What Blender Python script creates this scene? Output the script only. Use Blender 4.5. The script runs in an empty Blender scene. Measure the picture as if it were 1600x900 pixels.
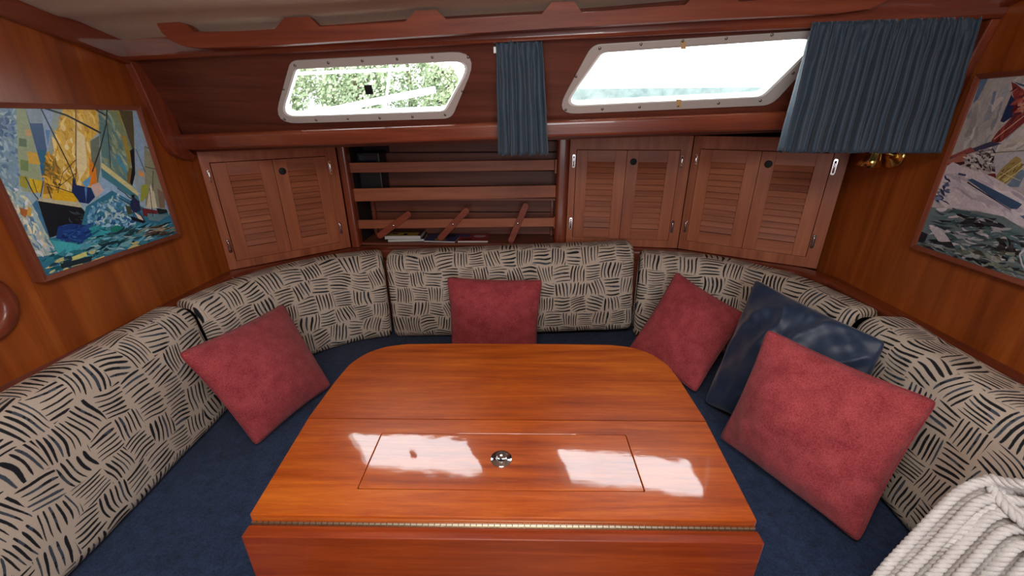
import bpy, bmesh, math, random
from mathutils import Vector, Matrix, noise
from mathutils.geometry import tessellate_polygon
PI = math.pi
S = bpy.context.scene
COL = S.collection
# ------------------------------------------------------------------ camera
FPX = 641.88
CAM = Vector((0.0, 0.0, 1.45))
_Y = Vector((29.0, 266.0, FPX)).normalized()
_Z = -Vector((10.0, -1550.0, FPX)).normalized()
_Z = (_Z - _Y * _Z.dot(_Y)).normalized()
_X = -_Y.cross(_Z).normalized()                # (right, up, forward) is left-handed
RM = Matrix((_X, _Y, _Z))                      # camera vector (right, up, forward) -> world
cam_d = bpy.data.cameras.new('camera'); cam = bpy.data.objects.new('camera', cam_d); COL.objects.link(cam)
cam_d.sensor_width = 36.0; cam_d.lens = FPX / 1600 * 36.0; cam_d.clip_start = 0.02; cam_d.clip_end = 300
r_, u_, b_ = RM @ Vector((1, 0, 0)), RM @ Vector((0, 1, 0)), RM @ Vector((0, 0, -1))
cam.matrix_world = Matrix(((r_.x, u_.x, b_.x, CAM.x), (r_.y, u_.y, b_.y, CAM.y), (r_.z, u_.z, b_.z, CAM.z), (0, 0, 0, 1)))
S.camera = cam
# ------------------------------------------------------------------ sky, lamps, exposure
W = bpy.data.worlds.new('overcast sky'); S.world = W; W.use_nodes = True
bg = W.node_tree.nodes['Background']; bg.inputs['Color'].default_value = (0.86, 0.94, 1.0, 1); bg.inputs['Strength'].default_value = 8.0
def area(name, loc, rot, size, power, color):
    l = bpy.data.lights.new(name, 'AREA'); l.shape = 'RECTANGLE'; l.size, l.size_y = size; l.energy = power; l.color = color
    o = bpy.data.objects.new(name, l); COL.objects.link(o); o.location = loc; o.rotation_euler = rot
    return o
area('hatch_daylight', (-0.02, 0.10, 1.90), (math.radians(12), 0, 0), (0.62, 0.62), 21.0, (1.0, 0.95, 0.88))
area('companionway_daylight', (0.1, -1.15, 1.45), (math.radians(80), 0, 0), (0.9, 0.8), 16.0, (0.93, 0.96, 1.0))
S.view_settings.view_transform = 'Standard'; S.view_settings.look = 'None'
S.view_settings.gamma = 1.0; S.view_settings.use_curve_mapping = False
S.view_settings.exposure = 0.0

# ------------------------------------------------------------------ measuring helpers
def ray(px, py): return RM @ Vector((px - 800, 450 - py, FPX))
def at_z(px, py, z): r = ray(px, py); return CAM + r * ((z - CAM.z) / r.z)
def at_y(px, py, y): r = ray(px, py); return CAM + r * ((y - CAM.y) / r.y)
def at_x(px, py, x): r = ray(px, py); return CAM + r * ((x - CAM.x) / r.x)
def at_d(px, py, d): return CAM + ray(px, py) * (d / FPX)
def at_pl(px, py, p, n): r = ray(px, py); return CAM + r * ((p - CAM).dot(n) / r.dot(n))
def lerp(a, b, t): return a + (b - a) * t
def lin(c):
    c = c / 255.0
    return c / 12.92 if c <= 0.04045 else ((c + 0.055) / 1.055) ** 2.4
def rgb(*c): return (lin(c[0]), lin(c[1]), lin(c[2]), 1.0)

# ------------------------------------------------------------------ node helpers
class NT:
    def __init__(s, name):
        s.m = bpy.data.materials.new(name); s.m.use_nodes = True; s.t = s.m.node_tree
        s.p = s.t.nodes['Principled BSDF']; s.out = s.t.nodes['Material Output']
    def n(s, typ, **kw):
        nd = s.t.nodes.new(typ)
        for k, v in kw.items(): setattr(nd, k, v)
        return nd
    def l(s, a, b): s.t.links.new(a, b)
    def set(s, sock, v):
        if isinstance(v, E_): s.l(v.s, sock)
        elif hasattr(v, 'is_output'): s.l(v, sock)
        else: sock.default_value = v
    def math(s, op, *a):
        nd = s.n('ShaderNodeMath', operation=op)
        for i, v in enumerate(a): s.set(nd.inputs[i], v)
        return E_(s, nd.outputs[0])
    def mix(s, f, a, b):
        nd = s.n('ShaderNodeMix', data_type='RGBA')
        s.set(nd.inputs[0], f); s.set(nd.inputs[6], a); s.set(nd.inputs[7], b)
        return nd.outputs[2]
    def noise(s, vec, scale, detail=2.0, rough=0.5, dist=0.0):
        nd = s.n('ShaderNodeTexNoise'); s.l(vec, nd.inputs['Vector'])
        nd.inputs['Scale'].default_value = scale; nd.inputs['Detail'].default_value = detail
        nd.inputs['Roughness'].default_value = rough; nd.inputs['Distortion'].default_value = dist
        return nd
    def bump(s, h, strength, dist=0.01):
        nd = s.n('ShaderNodeBump'); nd.inputs['Strength'].default_value = strength; nd.inputs['Distance'].default_value = dist
        s.set(nd.inputs['Height'], h); return nd.outputs[0]
class E_:
    def __init__(s, nt, sock): s.nt = nt; s.s = sock
    def __add__(s, o): return s.nt.math('ADD', s, o)
    def __radd__(s, o): return s.nt.math('ADD', o, s)
    def __sub__(s, o): return s.nt.math('SUBTRACT', s, o)
    def __rsub__(s, o): return s.nt.math('SUBTRACT', o, s)
    def __mul__(s, o): return s.nt.math('MULTIPLY', s, o)
    __rmul__ = __mul__
    def __truediv__(s, o): return s.nt.math('DIVIDE', s, o)
    def floor(s): return s.nt.math('FLOOR', s)
    def fract(s): return s.nt.math('FRACT', s)
    def abs(s): return s.nt.math('ABSOLUTE', s)

def mat(name, color, rough=0.5, metal=0.0, coat=0.0, **kw):
    g = NT(name); p = g.p
    p.inputs['Base Color'].default_value = color; p.inputs['Roughness'].default_value = rough
    p.inputs['Metallic'].default_value = metal; p.inputs['Coat Weight'].default_value = coat
    for k, v in kw.items(): p.inputs[k.replace('_', ' ')].default_value = v
    return g.m

def wood(name, dark, mid, light, axis='x', rough=0.35, coat=0.0, coat_rough=0.05, scale=1.0, wav=0.0, spec=0.5, streak=0.5):
    g = NT(name)
    tc = g.n('ShaderNodeTexCoord'); mp = g.n('ShaderNodeMapping'); g.l(tc.outputs['Object'], mp.inputs['Vector'])
    sc = {'x': (1.3, 22, 22), 'y': (22, 1.3, 22), 'z': (22, 22, 1.3)}[axis]
    mp.inputs['Scale'].default_value = [v * scale for v in sc]
    oi = g.n('ShaderNodeObjectInfo'); cmb = g.n('ShaderNodeCombineXYZ')
    off = E_(g, oi.outputs['Random']) * 37.0
    for i in range(3): g.l(off.s, cmb.inputs[i])
    g.l(cmb.outputs[0], mp.inputs['Location'])
    n1 = g.noise(mp.outputs[0], 1.0, 6.0, 0.62, 0.9)
    n2 = g.noise(mp.outputs[0], 5.5, 3.0, 0.6, 0.2)
    n3 = g.noise(tc.outputs['Object'], 2.2, 2.0, 0.5, 0.0)
    n4 = g.noise(mp.outputs[0], 19.0, 3.0, 0.7, 0.0)
    v = E_(g, n1.outputs[0]) * (1 - 0.35 * streak) + E_(g, n2.outputs[0]) * (0.35 * streak) + (E_(g, n4.outputs[0]) - 0.5) * (0.30 * streak) + (E_(g, n3.outputs[0]) - 0.5) * 0.35
    v = v + (E_(g, oi.outputs['Random']) - 0.5) * 0.07
    cr = g.n('ShaderNodeValToRGB'); g.l(v.s, cr.inputs[0])
    e = cr.color_ramp.elements; e[0].position = 0.30; e[0].color = dark; e[1].position = 0.70; e[1].color = light
    k = cr.color_ramp.elements.new(0.5); k.color = mid
    g.l(cr.outputs[0], g.p.inputs['Base Color'])
    g.p.inputs['Roughness'].default_value = rough; g.p.inputs['Specular IOR Level'].default_value = spec
    g.p.inputs['Coat Weight'].default_value = coat; g.p.inputs['Coat IOR'].default_value = 1.75 if coat >= 1 else 1.5; g.p.inputs['Coat Roughness'].default_value = coat_rough
    g.l(g.bump(n2.outputs[0], 0.12, 0.002), g.p.inputs['Normal'])
    if coat > 0:
        w = g.noise(tc.outputs['Object'], 9.0, 2.0, 0.5, 0.0)
        w2 = g.noise(tc.outputs['Object'], 120.0, 2.0, 0.6, 0.0)
        hh = E_(g, w.outputs[0]) + E_(g, w2.outputs[0]) * 0.02 + E_(g, n2.outputs[0]) * 0.03
        g.l(g.bump(hh, 1.0, wav), g.p.inputs['Coat Normal'])
    return g.m

def printed_fabric():
    """beige linen with blocks of black and slate brush strokes, drawn in the UV (metres)"""
    g = NT('brush stroke print fabric')
    uv = g.n('ShaderNodeTexCoord'); UV = uv.outputs['UV']
    nd = g.noise(UV, 7.0, 1.0); nw = g.noise(UV, 160.0, 2.0)
    sep = g.n('ShaderNodeSeparateXYZ'); g.l(UV, sep.inputs[0])
    sc = g.n('ShaderNodeSeparateColor'); g.l(nd.outputs['Color'], sc.inputs[0])
    B = 0.076
    oi = g.n('ShaderNodeObjectInfo'); rnd = E_(g, oi.outputs['Random'])
    x = E_(g, sep.outputs[0]) / B + (E_(g, sc.outputs[0]) - 0.5) * 0.7 + (rnd * 40.0).floor() + 100.0
    y = E_(g, sep.outputs[1]) / B + (E_(g, sc.outputs[1]) - 0.5) * 0.7 + 100.0
    def white(a, b, c, k):
        cx = g.n('ShaderNodeCombineXYZ')
        for i, v in enumerate((a, b, c)): g.set(cx.inputs[i], v)
        w = g.n('ShaderNodeTexWhiteNoise', noise_dimensions='4D'); g.l(cx.outputs[0], w.inputs['Vector']); w.inputs['W'].default_value = k
        return w
    cy = y.floor()
    wr = white(cy, 3.0, 0.0, 5.0)
    x = x + E_(g, wr.outputs[0]) * 0.9
    cx = x.floor()
    fx = x - cx - 0.5; fy = y - cy - 0.5
    par = g.math('MODULO', cx + cy, 2.0)
    wc = white(cx, cy, 0.0, 1.0); s3 = g.n('ShaderNodeSeparateColor'); g.l(wc.outputs['Color'], s3.inputs[0])
    flip = g.math('GREATER_THAN', E_(g, s3.outputs[0]), 0.88)
    par = (par - flip).abs()
    ang = (E_(g, s3.outputs[1]) - 0.5) * 0.55
    ca, sa = g.math('COSINE', ang), g.math('SINE', ang)
    ax = fx * (1.0 - par) + fy * par; ay = fy * (1.0 - par) + fx * par      # par=1: strokes run upright
    al = ax * ca + ay * sa; ac = ay * ca - ax * sa
    nst = 4.8 + E_(g, s3.outputs[2]) * 1.8
    q = (ac + 0.5) * nst; k = q.floor()
    ws = white(cx, cy, k + 1.0, 2.0); s4 = g.n('ShaderNodeSeparateColor'); g.l(ws.outputs['Color'], s4.inputs[0])
    r1, r2, r3 = (E_(g, s4.outputs[i]) for i in range(3))
    wob = (E_(g, nw.outputs[0]) - 0.5)
    d = (q - k - 0.5 + al * (r1 - 0.5) * 0.55 + wob * 0.10).abs()
    L = 0.40 + r2 * 0.16
    t = (al + (r3 - 0.5) * 0.12) / L
    t2 = t * t
    prof = g.math('SQRT', g.math('MAXIMUM', 1.0 - t2 * t2, 0.0))
    wid = prof * (0.17 + 0.15 * r3) * (0.88 + 0.4 * al)
    edge = g.math('LESS_THAN', fx.abs(), 0.485) * g.math('LESS_THAN', fy.abs(), 0.485)
    m = g.n('ShaderNodeMapRange'); g.l((wid - d).s, m.inputs[0]); m.inputs[1].default_value = -0.02; m.inputs[2].default_value = 0.05
    mask = E_(g, m.outputs[0]) * edge
    ng = g.noise(UV, 45.0, 2.0)
    grey = g.math('GREATER_THAN', r1 * 0.62 + E_(g, ng.outputs[0]) * 0.62, 0.80)
    ink = g.mix(grey, rgb(13, 15, 24), rgb(62, 72, 84))
    nl = g.noise(UV, 900.0, 2.0)
    base = g.mix(E_(g, nl.outputs[0]), rgb(182, 164, 148), rgb(214, 197, 180))
    c = g.mix(mask, base, ink)
    g.l(c, g.p.inputs['Base Color']); g.p.inputs['Roughness'].default_value = 0.82
    g.l(g.bump(nl.outputs[0], 0.25, 0.001), g.p.inputs['Normal'])
    return g.m

def fabric(name, c1, c2, scale=260.0, rough=0.9, sheen=0.3, bump=0.5, big=18.0, spec=0.3):
    g = NT(name); tc = g.n('ShaderNodeTexCoord')
    n1 = g.noise(tc.outputs['Object'], scale, 3.0, 0.7); n2 = g.noise(tc.outputs['Object'], big, 3.0, 0.6)
    f = E_(g, n1.outputs[0]) * 0.65 + E_(g, n2.outputs[0]) * 0.35
    m = g.n('ShaderNodeMapRange'); g.l(f.s, m.inputs[0]); m.inputs[1].default_value = 0.38; m.inputs[2].default_value = 0.62
    g.l(g.mix(m.outputs[0], c1, c2), g.p.inputs['Base Color'])
    g.p.inputs['Roughness'].default_value = rough; g.p.inputs['Sheen Weight'].default_value = sheen
    g.p.inputs['Specular IOR Level'].default_value = spec
    g.l(g.bump(n1.outputs[0], bump, 0.002), g.p.inputs['Normal'])
    return g.m

def paint_mat():
    g = NT('oil paint print'); at = g.n('ShaderNodeAttribute'); at.attribute_name = 'Col'
    tc = g.n('ShaderNodeTexCoord'); n1 = g.noise(tc.outputs['Object'], 70.0, 4.0, 0.7, 1.5)
    h = g.n('ShaderNodeHueSaturation'); g.l(at.outputs['Color'], h.inputs['Color'])
    v = E_(g, n1.outputs[0]) * 1.0 + 0.75
    g.l(v.s, h.inputs['Value'])
    g.l(h.outputs[0], g.p.inputs['Base Color']); g.p.inputs['Roughness'].default_value = 0.4
    return g.m

# ------------------------------------------------------------------ materials
M = {}
M['veneer'] = wood('wall teak veneer', rgb(122, 56, 18), rgb(150, 74, 26), rgb(172, 92, 36), 'z', 0.34, 0.0, scale=0.8, streak=0.35)
M['panel'] = wood('cabin side mahogany', rgb(70, 32, 22), rgb(94, 45, 31), rgb(114, 58, 41), 'x', 0.40, 0.0, scale=1.0)
M['maho'] = wood('varnished mahogany', rgb(92, 38, 22), rgb(118, 52, 30), rgb(140, 68, 41), 'x', 0.32, 0.7, 0.07, wav=0.001)
M['maho_y'] = wood('varnished mahogany lengthwise', rgb(92, 38, 22), rgb(118, 52, 30), rgb(140, 68, 41), 'y', 0.32, 0.7, 0.07, wav=0.001)
M['maho_z'] = wood('varnished mahogany upright', rgb(102, 44, 26), rgb(128, 58, 35), rgb(148, 74, 46), 'z', 0.35, 0.3, 0.15, wav=0.001)
M['teak_z'] = wood('satin teak upright', rgb(134, 70, 42), rgb(160, 88, 54), rgb(180, 106, 68), 'z', 0.48)
M['teak_x'] = wood('satin teak crosswise', rgb(130, 68, 42), rgb(156, 86, 54), rgb(176, 104, 68), 'x', 0.48)
M['shelf'] = wood('shelf back planks', rgb(92, 46, 30), rgb(116, 60, 40), rgb(134, 74, 50), 'x', 0.5)
M['table'] = wood('glossy table teak', rgb(134, 50, 8), rgb(180, 80, 14), rgb(212, 110, 28), 'x', 0.38, 1.0, 0.03, scale=1.3, wav=0.0008, streak=0.9)
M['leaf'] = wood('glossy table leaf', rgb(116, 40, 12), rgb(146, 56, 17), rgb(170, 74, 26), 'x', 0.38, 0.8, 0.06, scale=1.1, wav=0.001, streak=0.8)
M['frame'] = wood('picture frame wood', rgb(96, 44, 26), rgb(122, 60, 38), rgb(142, 76, 50), 'y', 0.5)
M['frame_z'] = wood('picture frame wood upright', rgb(96, 44, 26), rgb(122, 60, 38), rgb(142, 76, 50), 'z', 0.5)
M['button'] = wood('turn button wood', rgb(104, 40, 22), rgb(128, 54, 32), rgb(146, 70, 42), 'x', 0.5)
M['grab'] = wood('grab rail wood', rgb(96, 42, 26), rgb(122, 56, 34), rgb(142, 72, 46), 'x', 0.5, spec=0.35)
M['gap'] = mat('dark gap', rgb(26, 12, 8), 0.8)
M['print'] = printed_fabric()
M['blue'] = fabric('navy upholstery', rgb(16, 30, 56), rgb(40, 60, 96), 260.0, 0.95, 0.15, 0.8, 40.0)
M['red'] = fabric('red chenille', rgb(140, 44, 52), rgb(188, 82, 86), 300.0, 0.9, 0.12, 0.7, 22.0)
M['redp'] = fabric('red chenille seam', rgb(120, 32, 40), rgb(160, 56, 62), 300.0, 0.9, 0.3, 0.5, 22.0)
M['satin'] = fabric('navy satin', rgb(26, 42, 68), rgb(32, 50, 78), 40.0, 0.48, 0.2, 0.1, 6.0, 0.5)
M['curtain'] = fabric('blue grey curtain', rgb(38, 55, 72), rgb(52, 71, 88), 500.0, 0.55, 0.25, 0.3, 12.0, 0.4)
M['headliner'] = fabric('beige headliner', rgb(182, 160, 134), rgb(202, 180, 152), 420.0, 0.85, 0.2, 0.5, 5.0)
M['alu'] = mat('satin aluminium frame', rgb(188, 181, 176), 0.48, 0.15)
M['chrome'] = mat('chrome', (0.75, 0.76, 0.78, 1), 0.14, 1.0)
M['steel'] = mat('screw steel', (0.28, 0.26, 0.24, 1), 0.35, 1.0)
M['brass'] = mat('polished brass', (0.72, 0.50, 0.16, 1), 0.2, 1.0)
M['hinge'] = mat('hinge metal', (0.62, 0.55, 0.42, 1), 0.3, 1.0)
M['black'] = mat('black plastic', rgb(14, 16, 20), 0.4)
M['blackm'] = mat('matt black', rgb(10, 9, 9), 0.7)
M['white'] = mat('white gelcoat', rgb(235, 236, 232), 0.35)
M['paper'] = mat('page edges', rgb(196, 194, 190), 0.8)
M['rope'] = fabric('white rope', rgb(214, 208, 206), rgb(244, 240, 236), 900.0, 0.5, 0.2, 0.4, 60.0, 0.5)
M['paint'] = paint_mat()
M['seat_base'] = wood('settee base wood', rgb(90, 36, 18), rgb(120, 50, 26), rgb(140, 64, 34), 'x', 0.4)
M['sole'] = wood('cabin sole teak', rgb(100, 56, 24), rgb(140, 84, 40), rgb(160, 100, 54), 'x', 0.35)
M['water'] = mat('harbour water', rgb(96, 112, 112), 0.12)
M['leafg'] = fabric('tree foliage', rgb(126, 138, 100), rgb(184, 190, 154), 3.0, 0.9, 0.0, 0.0, 0.8)
M['bark'] = mat('tree bark', rgb(110, 92, 74), 0.9)
M['bank'] = fabric('far bank', rgb(100, 112, 110), rgb(138, 144, 138), .9, 0.9, 0.0, 0.0, .25)
M['tan'] = mat('gummed tape', rgb(196, 160, 110), 0.6)
M['yellow'] = mat('cover yellow', rgb(150, 122, 40), 0.45)
M['cblue'] = mat('cover blue', rgb(40, 50, 96), 0.4)
M['cred'] = mat('cover red', rgb(140, 36, 42), 0.4)
M['cpink'] = mat('cover pale oval', rgb(170, 140, 140), 0.4)
M['scribble'] = mat('cover lettering', rgb(120, 116, 104), 0.5)
def glass():
    g = NT('window pane'); t = g.n('ShaderNodeBsdfTransparent'); t.inputs[0].default_value = (0.95, 0.97, 0.96, 1)
    gl = g.n('ShaderNodeBsdfGlossy'); gl.inputs['Roughness'].default_value = 0.04
    mx = g.n('ShaderNodeMixShader'); mx.inputs[0].default_value = 0.05
    g.l(t.outputs[0], mx.inputs[1]); g.l(gl.outputs[0], mx.inputs[2]); g.l(mx.outputs[0], g.out.inputs[0])
    return g.m
M['glass'] = glass()

# ------------------------------------------------------------------ geometry helpers
class MB:
    """collects verts and faces for one mesh"""
    def __init__(s): s.v = []; s.f = []; s.sm = []; s.uv = {}
    def add(s, vs, fs, smooth=False):
        b = len(s.v); s.v += [Vector(p) for p in vs]
        for f in fs: s.f.append([b + i for i in f]); s.sm.append(smooth)
        return b
    def box(s, lo, hi, T=None):
        x0, y0, z0 = lo; x1, y1, z1 = hi
        vs = [Vector((x, y, z)) for z in (z0, z1) for y in (y0, y1) for x in (x0, x1)]
        if T: vs = [T @ p for p in vs]
        s.add(vs, [(0, 2, 3, 1), (4, 5, 7, 6), (0, 1, 5, 4), (2, 6, 7, 3), (0, 4, 6, 2), (1, 3, 7, 5)]); return s
    def plate(s, loops, O, U, V, N, t, smooth=False):
        """flat plate with optional holes: 2D loops in (U,V), thickness t along N from O"""
        L3 = [[Vector((p[0], p[1], 0)) for p in lp] for lp in loops]
        tris = tessellate_polygon(L3); flat = [p for lp in L3 for p in lp]
        f0 = [O + U * p.x + V * p.y for p in flat]; f1 = [q + N * t for q in f0]; n = len(flat)
        fs = [tuple(tr) for tr in tris] + [tuple(n + i for i in reversed(tr)) for tr in tris]
        b = 0
        for lp in L3:
            m = len(lp)
            for i in range(m): fs.append((b + i, b + (i + 1) % m, n + b + (i + 1) % m, n + b + i))
            b += m
        s.add(f0 + f1, fs); return s
    def tube(s, path, r, seg=8, closed=False, cap=True, smooth=True):
        pts = [Vector(p) for p in path]; n = len(pts); rings = []
        up = None
        for i, p in enumerate(pts):
            a = pts[i - 1] if (i > 0 or closed) else p; c = pts[(i + 1) % n] if (i < n - 1 or closed) else p
            t = (c - a).normalized()
            if up is None: up = t.orthogonal().normalized()
            up = (up - t * up.dot(t)).normalized(); w = t.cross(up)
            rr = r[i] if isinstance(r, (list, tuple)) else r
            rings.append([p + (up * math.cos(2 * PI * k / seg) + w * math.sin(2 * PI * k / seg)) * rr for k in range(seg)])
        vs = [q for rg in rings for q in rg]; fs = []
        for i in range(n if closed else n - 1):
            for k in range(seg):
                a = i * seg + k; b = i * seg + (k + 1) % seg; j = ((i + 1) % n) * seg
                fs.append((a, b, j + (k + 1) % seg, j + k))
        if cap and not closed: fs += [tuple(reversed(range(seg))), tuple((n - 1) * seg + k for k in range(seg))]
        s.add(vs, fs, smooth); return s
    def lathe(s, prof, O, axis, seg=24, smooth=True):
        axis = axis.normalized(); u = axis.orthogonal().normalized(); w = axis.cross(u); O = Vector(O); m = len(prof)
        vs = [O + axis * h + (u * math.cos(2 * PI * k / seg) + w * math.sin(2 * PI * k / seg)) * max(r, 1e-5) for (r, h) in prof for k in range(seg)]
        fs = [(i * seg + k, i * seg + (k + 1) % seg, (i + 1) * seg + (k + 1) % seg, (i + 1) * seg + k) for i in range(m - 1) for k in range(seg)]
        fs += [tuple(reversed(range(seg))), tuple((m - 1) * seg + k for k in range(seg))]
        s.add(vs, fs, smooth); return s
    def sweep(s, path, prof, closed_prof=True, smooth=False):
        """sweep a profile of (side, up) offsets along a horizontal path; side points to the right of travel"""
        n = len(path); vs = []; m = len(prof)
        for i, p in enumerate(path):
            a = path[max(i - 1, 0)]; c = path[min(i + 1, n - 1)]; t = (Vector(c) - Vector(a)); t.z = 0; t.normalize()
            sd = Vector((t.y, -t.x, 0))
            for (o, h) in prof: vs.append(Vector(p) + sd * o + Vector((0, 0, h)))
        fs = [(i * m + k, i * m + (k + 1) % m, (i + 1) * m + (k + 1) % m, (i + 1) * m + k) for i in range(n - 1) for k in range(m)]
        fs += [tuple(reversed(range(m))), tuple((n - 1) * m + k for k in range(m))]
        s.add(vs, fs, smooth); return s

WM = {}
def link(o, parent=None):
    COL.objects.link(o)
    if parent is not None: o.parent = parent
    return o
def obj(name, mb, material, parent=None, world=True, bevel=0.0, recalc=True, seg=2, sub=0):
    """one mesh object; world=True: the points are world coordinates"""
    me = bpy.data.meshes.new(name)
    vs = mb.v
    root = parent
    while root is not None and root.parent is not None: root = root.parent
    T = WM.get(root.name) if root is not None else None
    if world and T is not None: Ti = T.inverted(); vs = [Ti @ p for p in vs]
    me.from_pydata([tuple(p) for p in vs], [], mb.f)
    me.polygons.foreach_set('use_smooth', mb.sm)
    me.materials.append(material)
    if mb.uv:
        ul = me.uv_layers.new(name='UVMap')
        k = 0
        for fi, f in enumerate(mb.f):
            for j in range(len(f)): ul.data[k].uv = mb.uv[fi][j]; k += 1
    if recalc:
        bm = bmesh.new(); bm.from_mesh(me); bmesh.ops.recalc_face_normals(bm, faces=bm.faces); bm.to_mesh(me); bm.free()
    me.update()
    o = bpy.data.objects.new(name, me); link(o, parent)
    if bevel > 0:
        b = o.modifiers.new('bevel', 'BEVEL'); b.width = bevel; b.segments = seg; b.limit_method = 'ANGLE'; b.angle_limit = math.radians(40)
        b.harden_normals = False
    if sub: q = o.modifiers.new('sub', 'SUBSURF'); q.levels = sub; q.render_levels = sub
    return o
def thing(name, label, cat, loc=(0, 0, 0), rz=0.0, group=None):
    o = bpy.data.objects.new(name, None); o.empty_display_size = 0.05; link(o)
    o.location = loc; o.rotation_euler = (0, 0, rz); o['label'] = label; o['category'] = cat
    if group: o['group'] = group
    WM[o.name] = Matrix.Translation(Vector(loc)) @ Matrix.Rotation(rz, 4, 'Z')
    return o
def tag(o, label, cat, group=None):
    o['label'] = label; o['category'] = cat
    if group: o['group'] = group
    return o
def struct(name, mb=None, m=None, label=None, **kw):
    if mb is None:
        o = bpy.data.objects.new(name, None); link(o); WM[o.name] = Matrix.Identity(4)
    else: o = obj(name, mb, m, **kw)
    o['kind'] = 'structure'
    if label: o['label'] = label
    return o
def rpoly(pts, r, n=6):
    """rounded polygon; pts 2D, r radius or list"""
    out = []; N = len(pts)
    for i, p in enumerate(pts):
        p = Vector(p).to_2d() if len(p) > 2 else Vector(p); a = Vector(pts[i - 1]); c = Vector(pts[(i + 1) % N])
        rr = r[i] if isinstance(r, (list, tuple)) else r
        if rr <= 0: out.append(p); continue
        d1 = (a - p).normalized(); d2 = (c - p).normalized(); ang = d1.angle(d2); t = rr / math.tan(ang / 2)
        t = min(t, (a - p).length * .49, (c - p).length * .49)
        q1, q2 = p + d1 * t, p + d2 * t
        for k in range(n + 1):
            s_ = k / n; out.append(q1 * (1 - s_) ** 2 + p * 2 * s_ * (1 - s_) + q2 * s_ * s_)
    return [(q.x, q.y) for q in out]
def smooth_path(pts, n=10):
    pts = [Vector(p) for p in pts]; out = []; N = len(pts)
    for i in range(N - 1):
        p0 = pts[i - 1] if i else pts[0] * 2 - pts[1]; p1, p2 = pts[i], pts[i + 1]; p3 = pts[i + 2] if i + 2 < N else p2 * 2 - p1
        for k in range(n):
            t = k / n
            out.append(0.5 * ((2 * p1) + (p2 - p0) * t + (2 * p0 - 5 * p1 + 4 * p2 - p3) * t * t + (-p0 + 3 * p1 - 3 * p2 + p3) * t ** 3))
    out.append(pts[-1]); return out
X3, Y3, Z3 = Vector((1, 0, 0)), Vector((0, 1, 0)), Vector((0, 0, 1))

# ================================================================== THE SETTING
XL, XR = -1.29, 1.24
def zc(x, y):
    d = 1.44 - y
    return 1.672 + 0.028 * (x + 1.29) + 0.245 * d - 0.05 * max(d, 0) ** 2
# cabin side plane: bottom line and top line
PB = lambda x: Vector((x, 1.564 - 0.0416 * (x - XL), 1.39 + 0.0301 * (x - XL)))
PT = lambda x: Vector((x, 1.440 - 0.0372 * (x - XL), 1.639 + 0.0206 * (x - XL)))
PU = (PB(XR) - PB(XL)).normalized(); _w = (PT(XL) - PB(XL)); PN = PU.cross(_w).normalized(); PV = PN.cross(PU).normalized()
if PN.y > 0: PN = -PN
PO = PB(XL)                                    # PN points into the cabin
def p2(px, py, off=0.0):
    q = at_pl(px, py, PO + PN * off, PN) - (PO + PN * off); return (q.dot(PU), q.dot(PV))
# floor and walls
struct('floor', MB().box((XL - .03, -1.25, -0.03), (XR + .03, 2.35, 0.0)), M['sole'])
def side(x0, x1, zt_=1.37, yt_=1.47):
    prof = [(-1.25, 0), (2.35, 0), (2.35, zt_), (1.60, zt_), (yt_, 1.66)]
    prof += [(y, zc(0, y) + 0.06) for y in (1.45, 1.0, .5, 0, -.6, -1.25)]
    return MB().plate([prof], Vector((x0, 0, 0)), Y3, Z3, X3, x1 - x0)
struct('wall_left', side(XL - .03, XL), M['veneer'])
struct('wall_right', side(XR, XR + .03, 1.445, 1.45), M['veneer'])
struct('wall_front', MB().box((XL - .03, -1.28, 0), (XR + .03, -1.25, 2.2)), M['veneer'])
# cabin side with two window holes
W1o = [(455, 94), (750, 78.5), (706, 184), (427.5, 192.5)]; W1i = [(461, 106.5), (741, 93), (697, 173), (438, 182)]
W2o = [(925, 69), (1314, 44), (1205, 163.5), (866, 178)]; W2i = [(938, 81), (1288, 56.5), (1192, 150.5), (878, 165.5)]
def pad2(pts, k):
    c = sum((Vector(p) for p in pts), Vector((0, 0))) / len(pts); return [tuple(c + (Vector(p) - c) * k) for p in pts]
w1o = rpoly([p2(*p) for p in W1o], [.045, .05, .05, .045]); w1i = rpoly([p2(*p) for p in W1i], [.028, .032, .034, .028])
w2o = rpoly([p2(*p) for p in W2o], [.045, .05, .05, .045]); w2i = rpoly([p2(*p) for p in W2i], [.028, .032, .034, .028])
WL = (PB(XR) - PB(XL)).length; HT = (PT(XL) - PB(XL)).length
panel = MB().plate([[(0, -.06), (WL, -.06), (WL, HT + .10), (0, HT + .10)], w1i, w2i], PO, PU, PV, -PN, 0.022)
struct('wall_back', panel, M['panel'])
def window(nm, lab, outer, inner, screws, glx):
    w = struct(nm); w['label'] = lab
    obj('window_frame', MB().plate([outer, inner], PO, PU, PV, PN, 0.006), M['alu'], w, bevel=.0015)
    lip = MB()
    lip.plate([pad2(inner, 1.0), pad2(inner, .975)], PO - PN * 0.03, PU, PV, PN, 0.034)
    obj('glazing_bead', lip, M['white'], w)
    obj('glass', MB().plate([pad2(inner, .995)], PO - PN * .016, PU, PV, PN, .004), M['glass'], w)
    for (a, b) in screws:
        q = p2(a, b); O = PO + PU * q[0] + PV * q[1] + PN * .006
        obj('screw', MB().lathe([(.0045, 0), (.0042, .0012), (.002, .0026)], O, PN, 10), M['steel'], w)
    return w
sc1 = [(462, 101), (514, 97), (567, 94), (621, 91), (676, 88.5), (732, 88), (723, 141), (696, 178), (645, 181), (594, 183), (544, 184), (495, 186), (446, 185), (444, 138)]
sc2 = [(937, 74.5), (1001, 68), (1066, 63), (1134, 59), (1205, 53.5), (1238, 113), (1187, 156), (1122, 160), (1059, 164), (999, 166), (941, 169), (884, 170), (900, 118)]
w1 = window('window_1', 'left cabin window in a riveted grey aluminium frame showing trees', w1o, w1i, sc1, 0)
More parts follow.
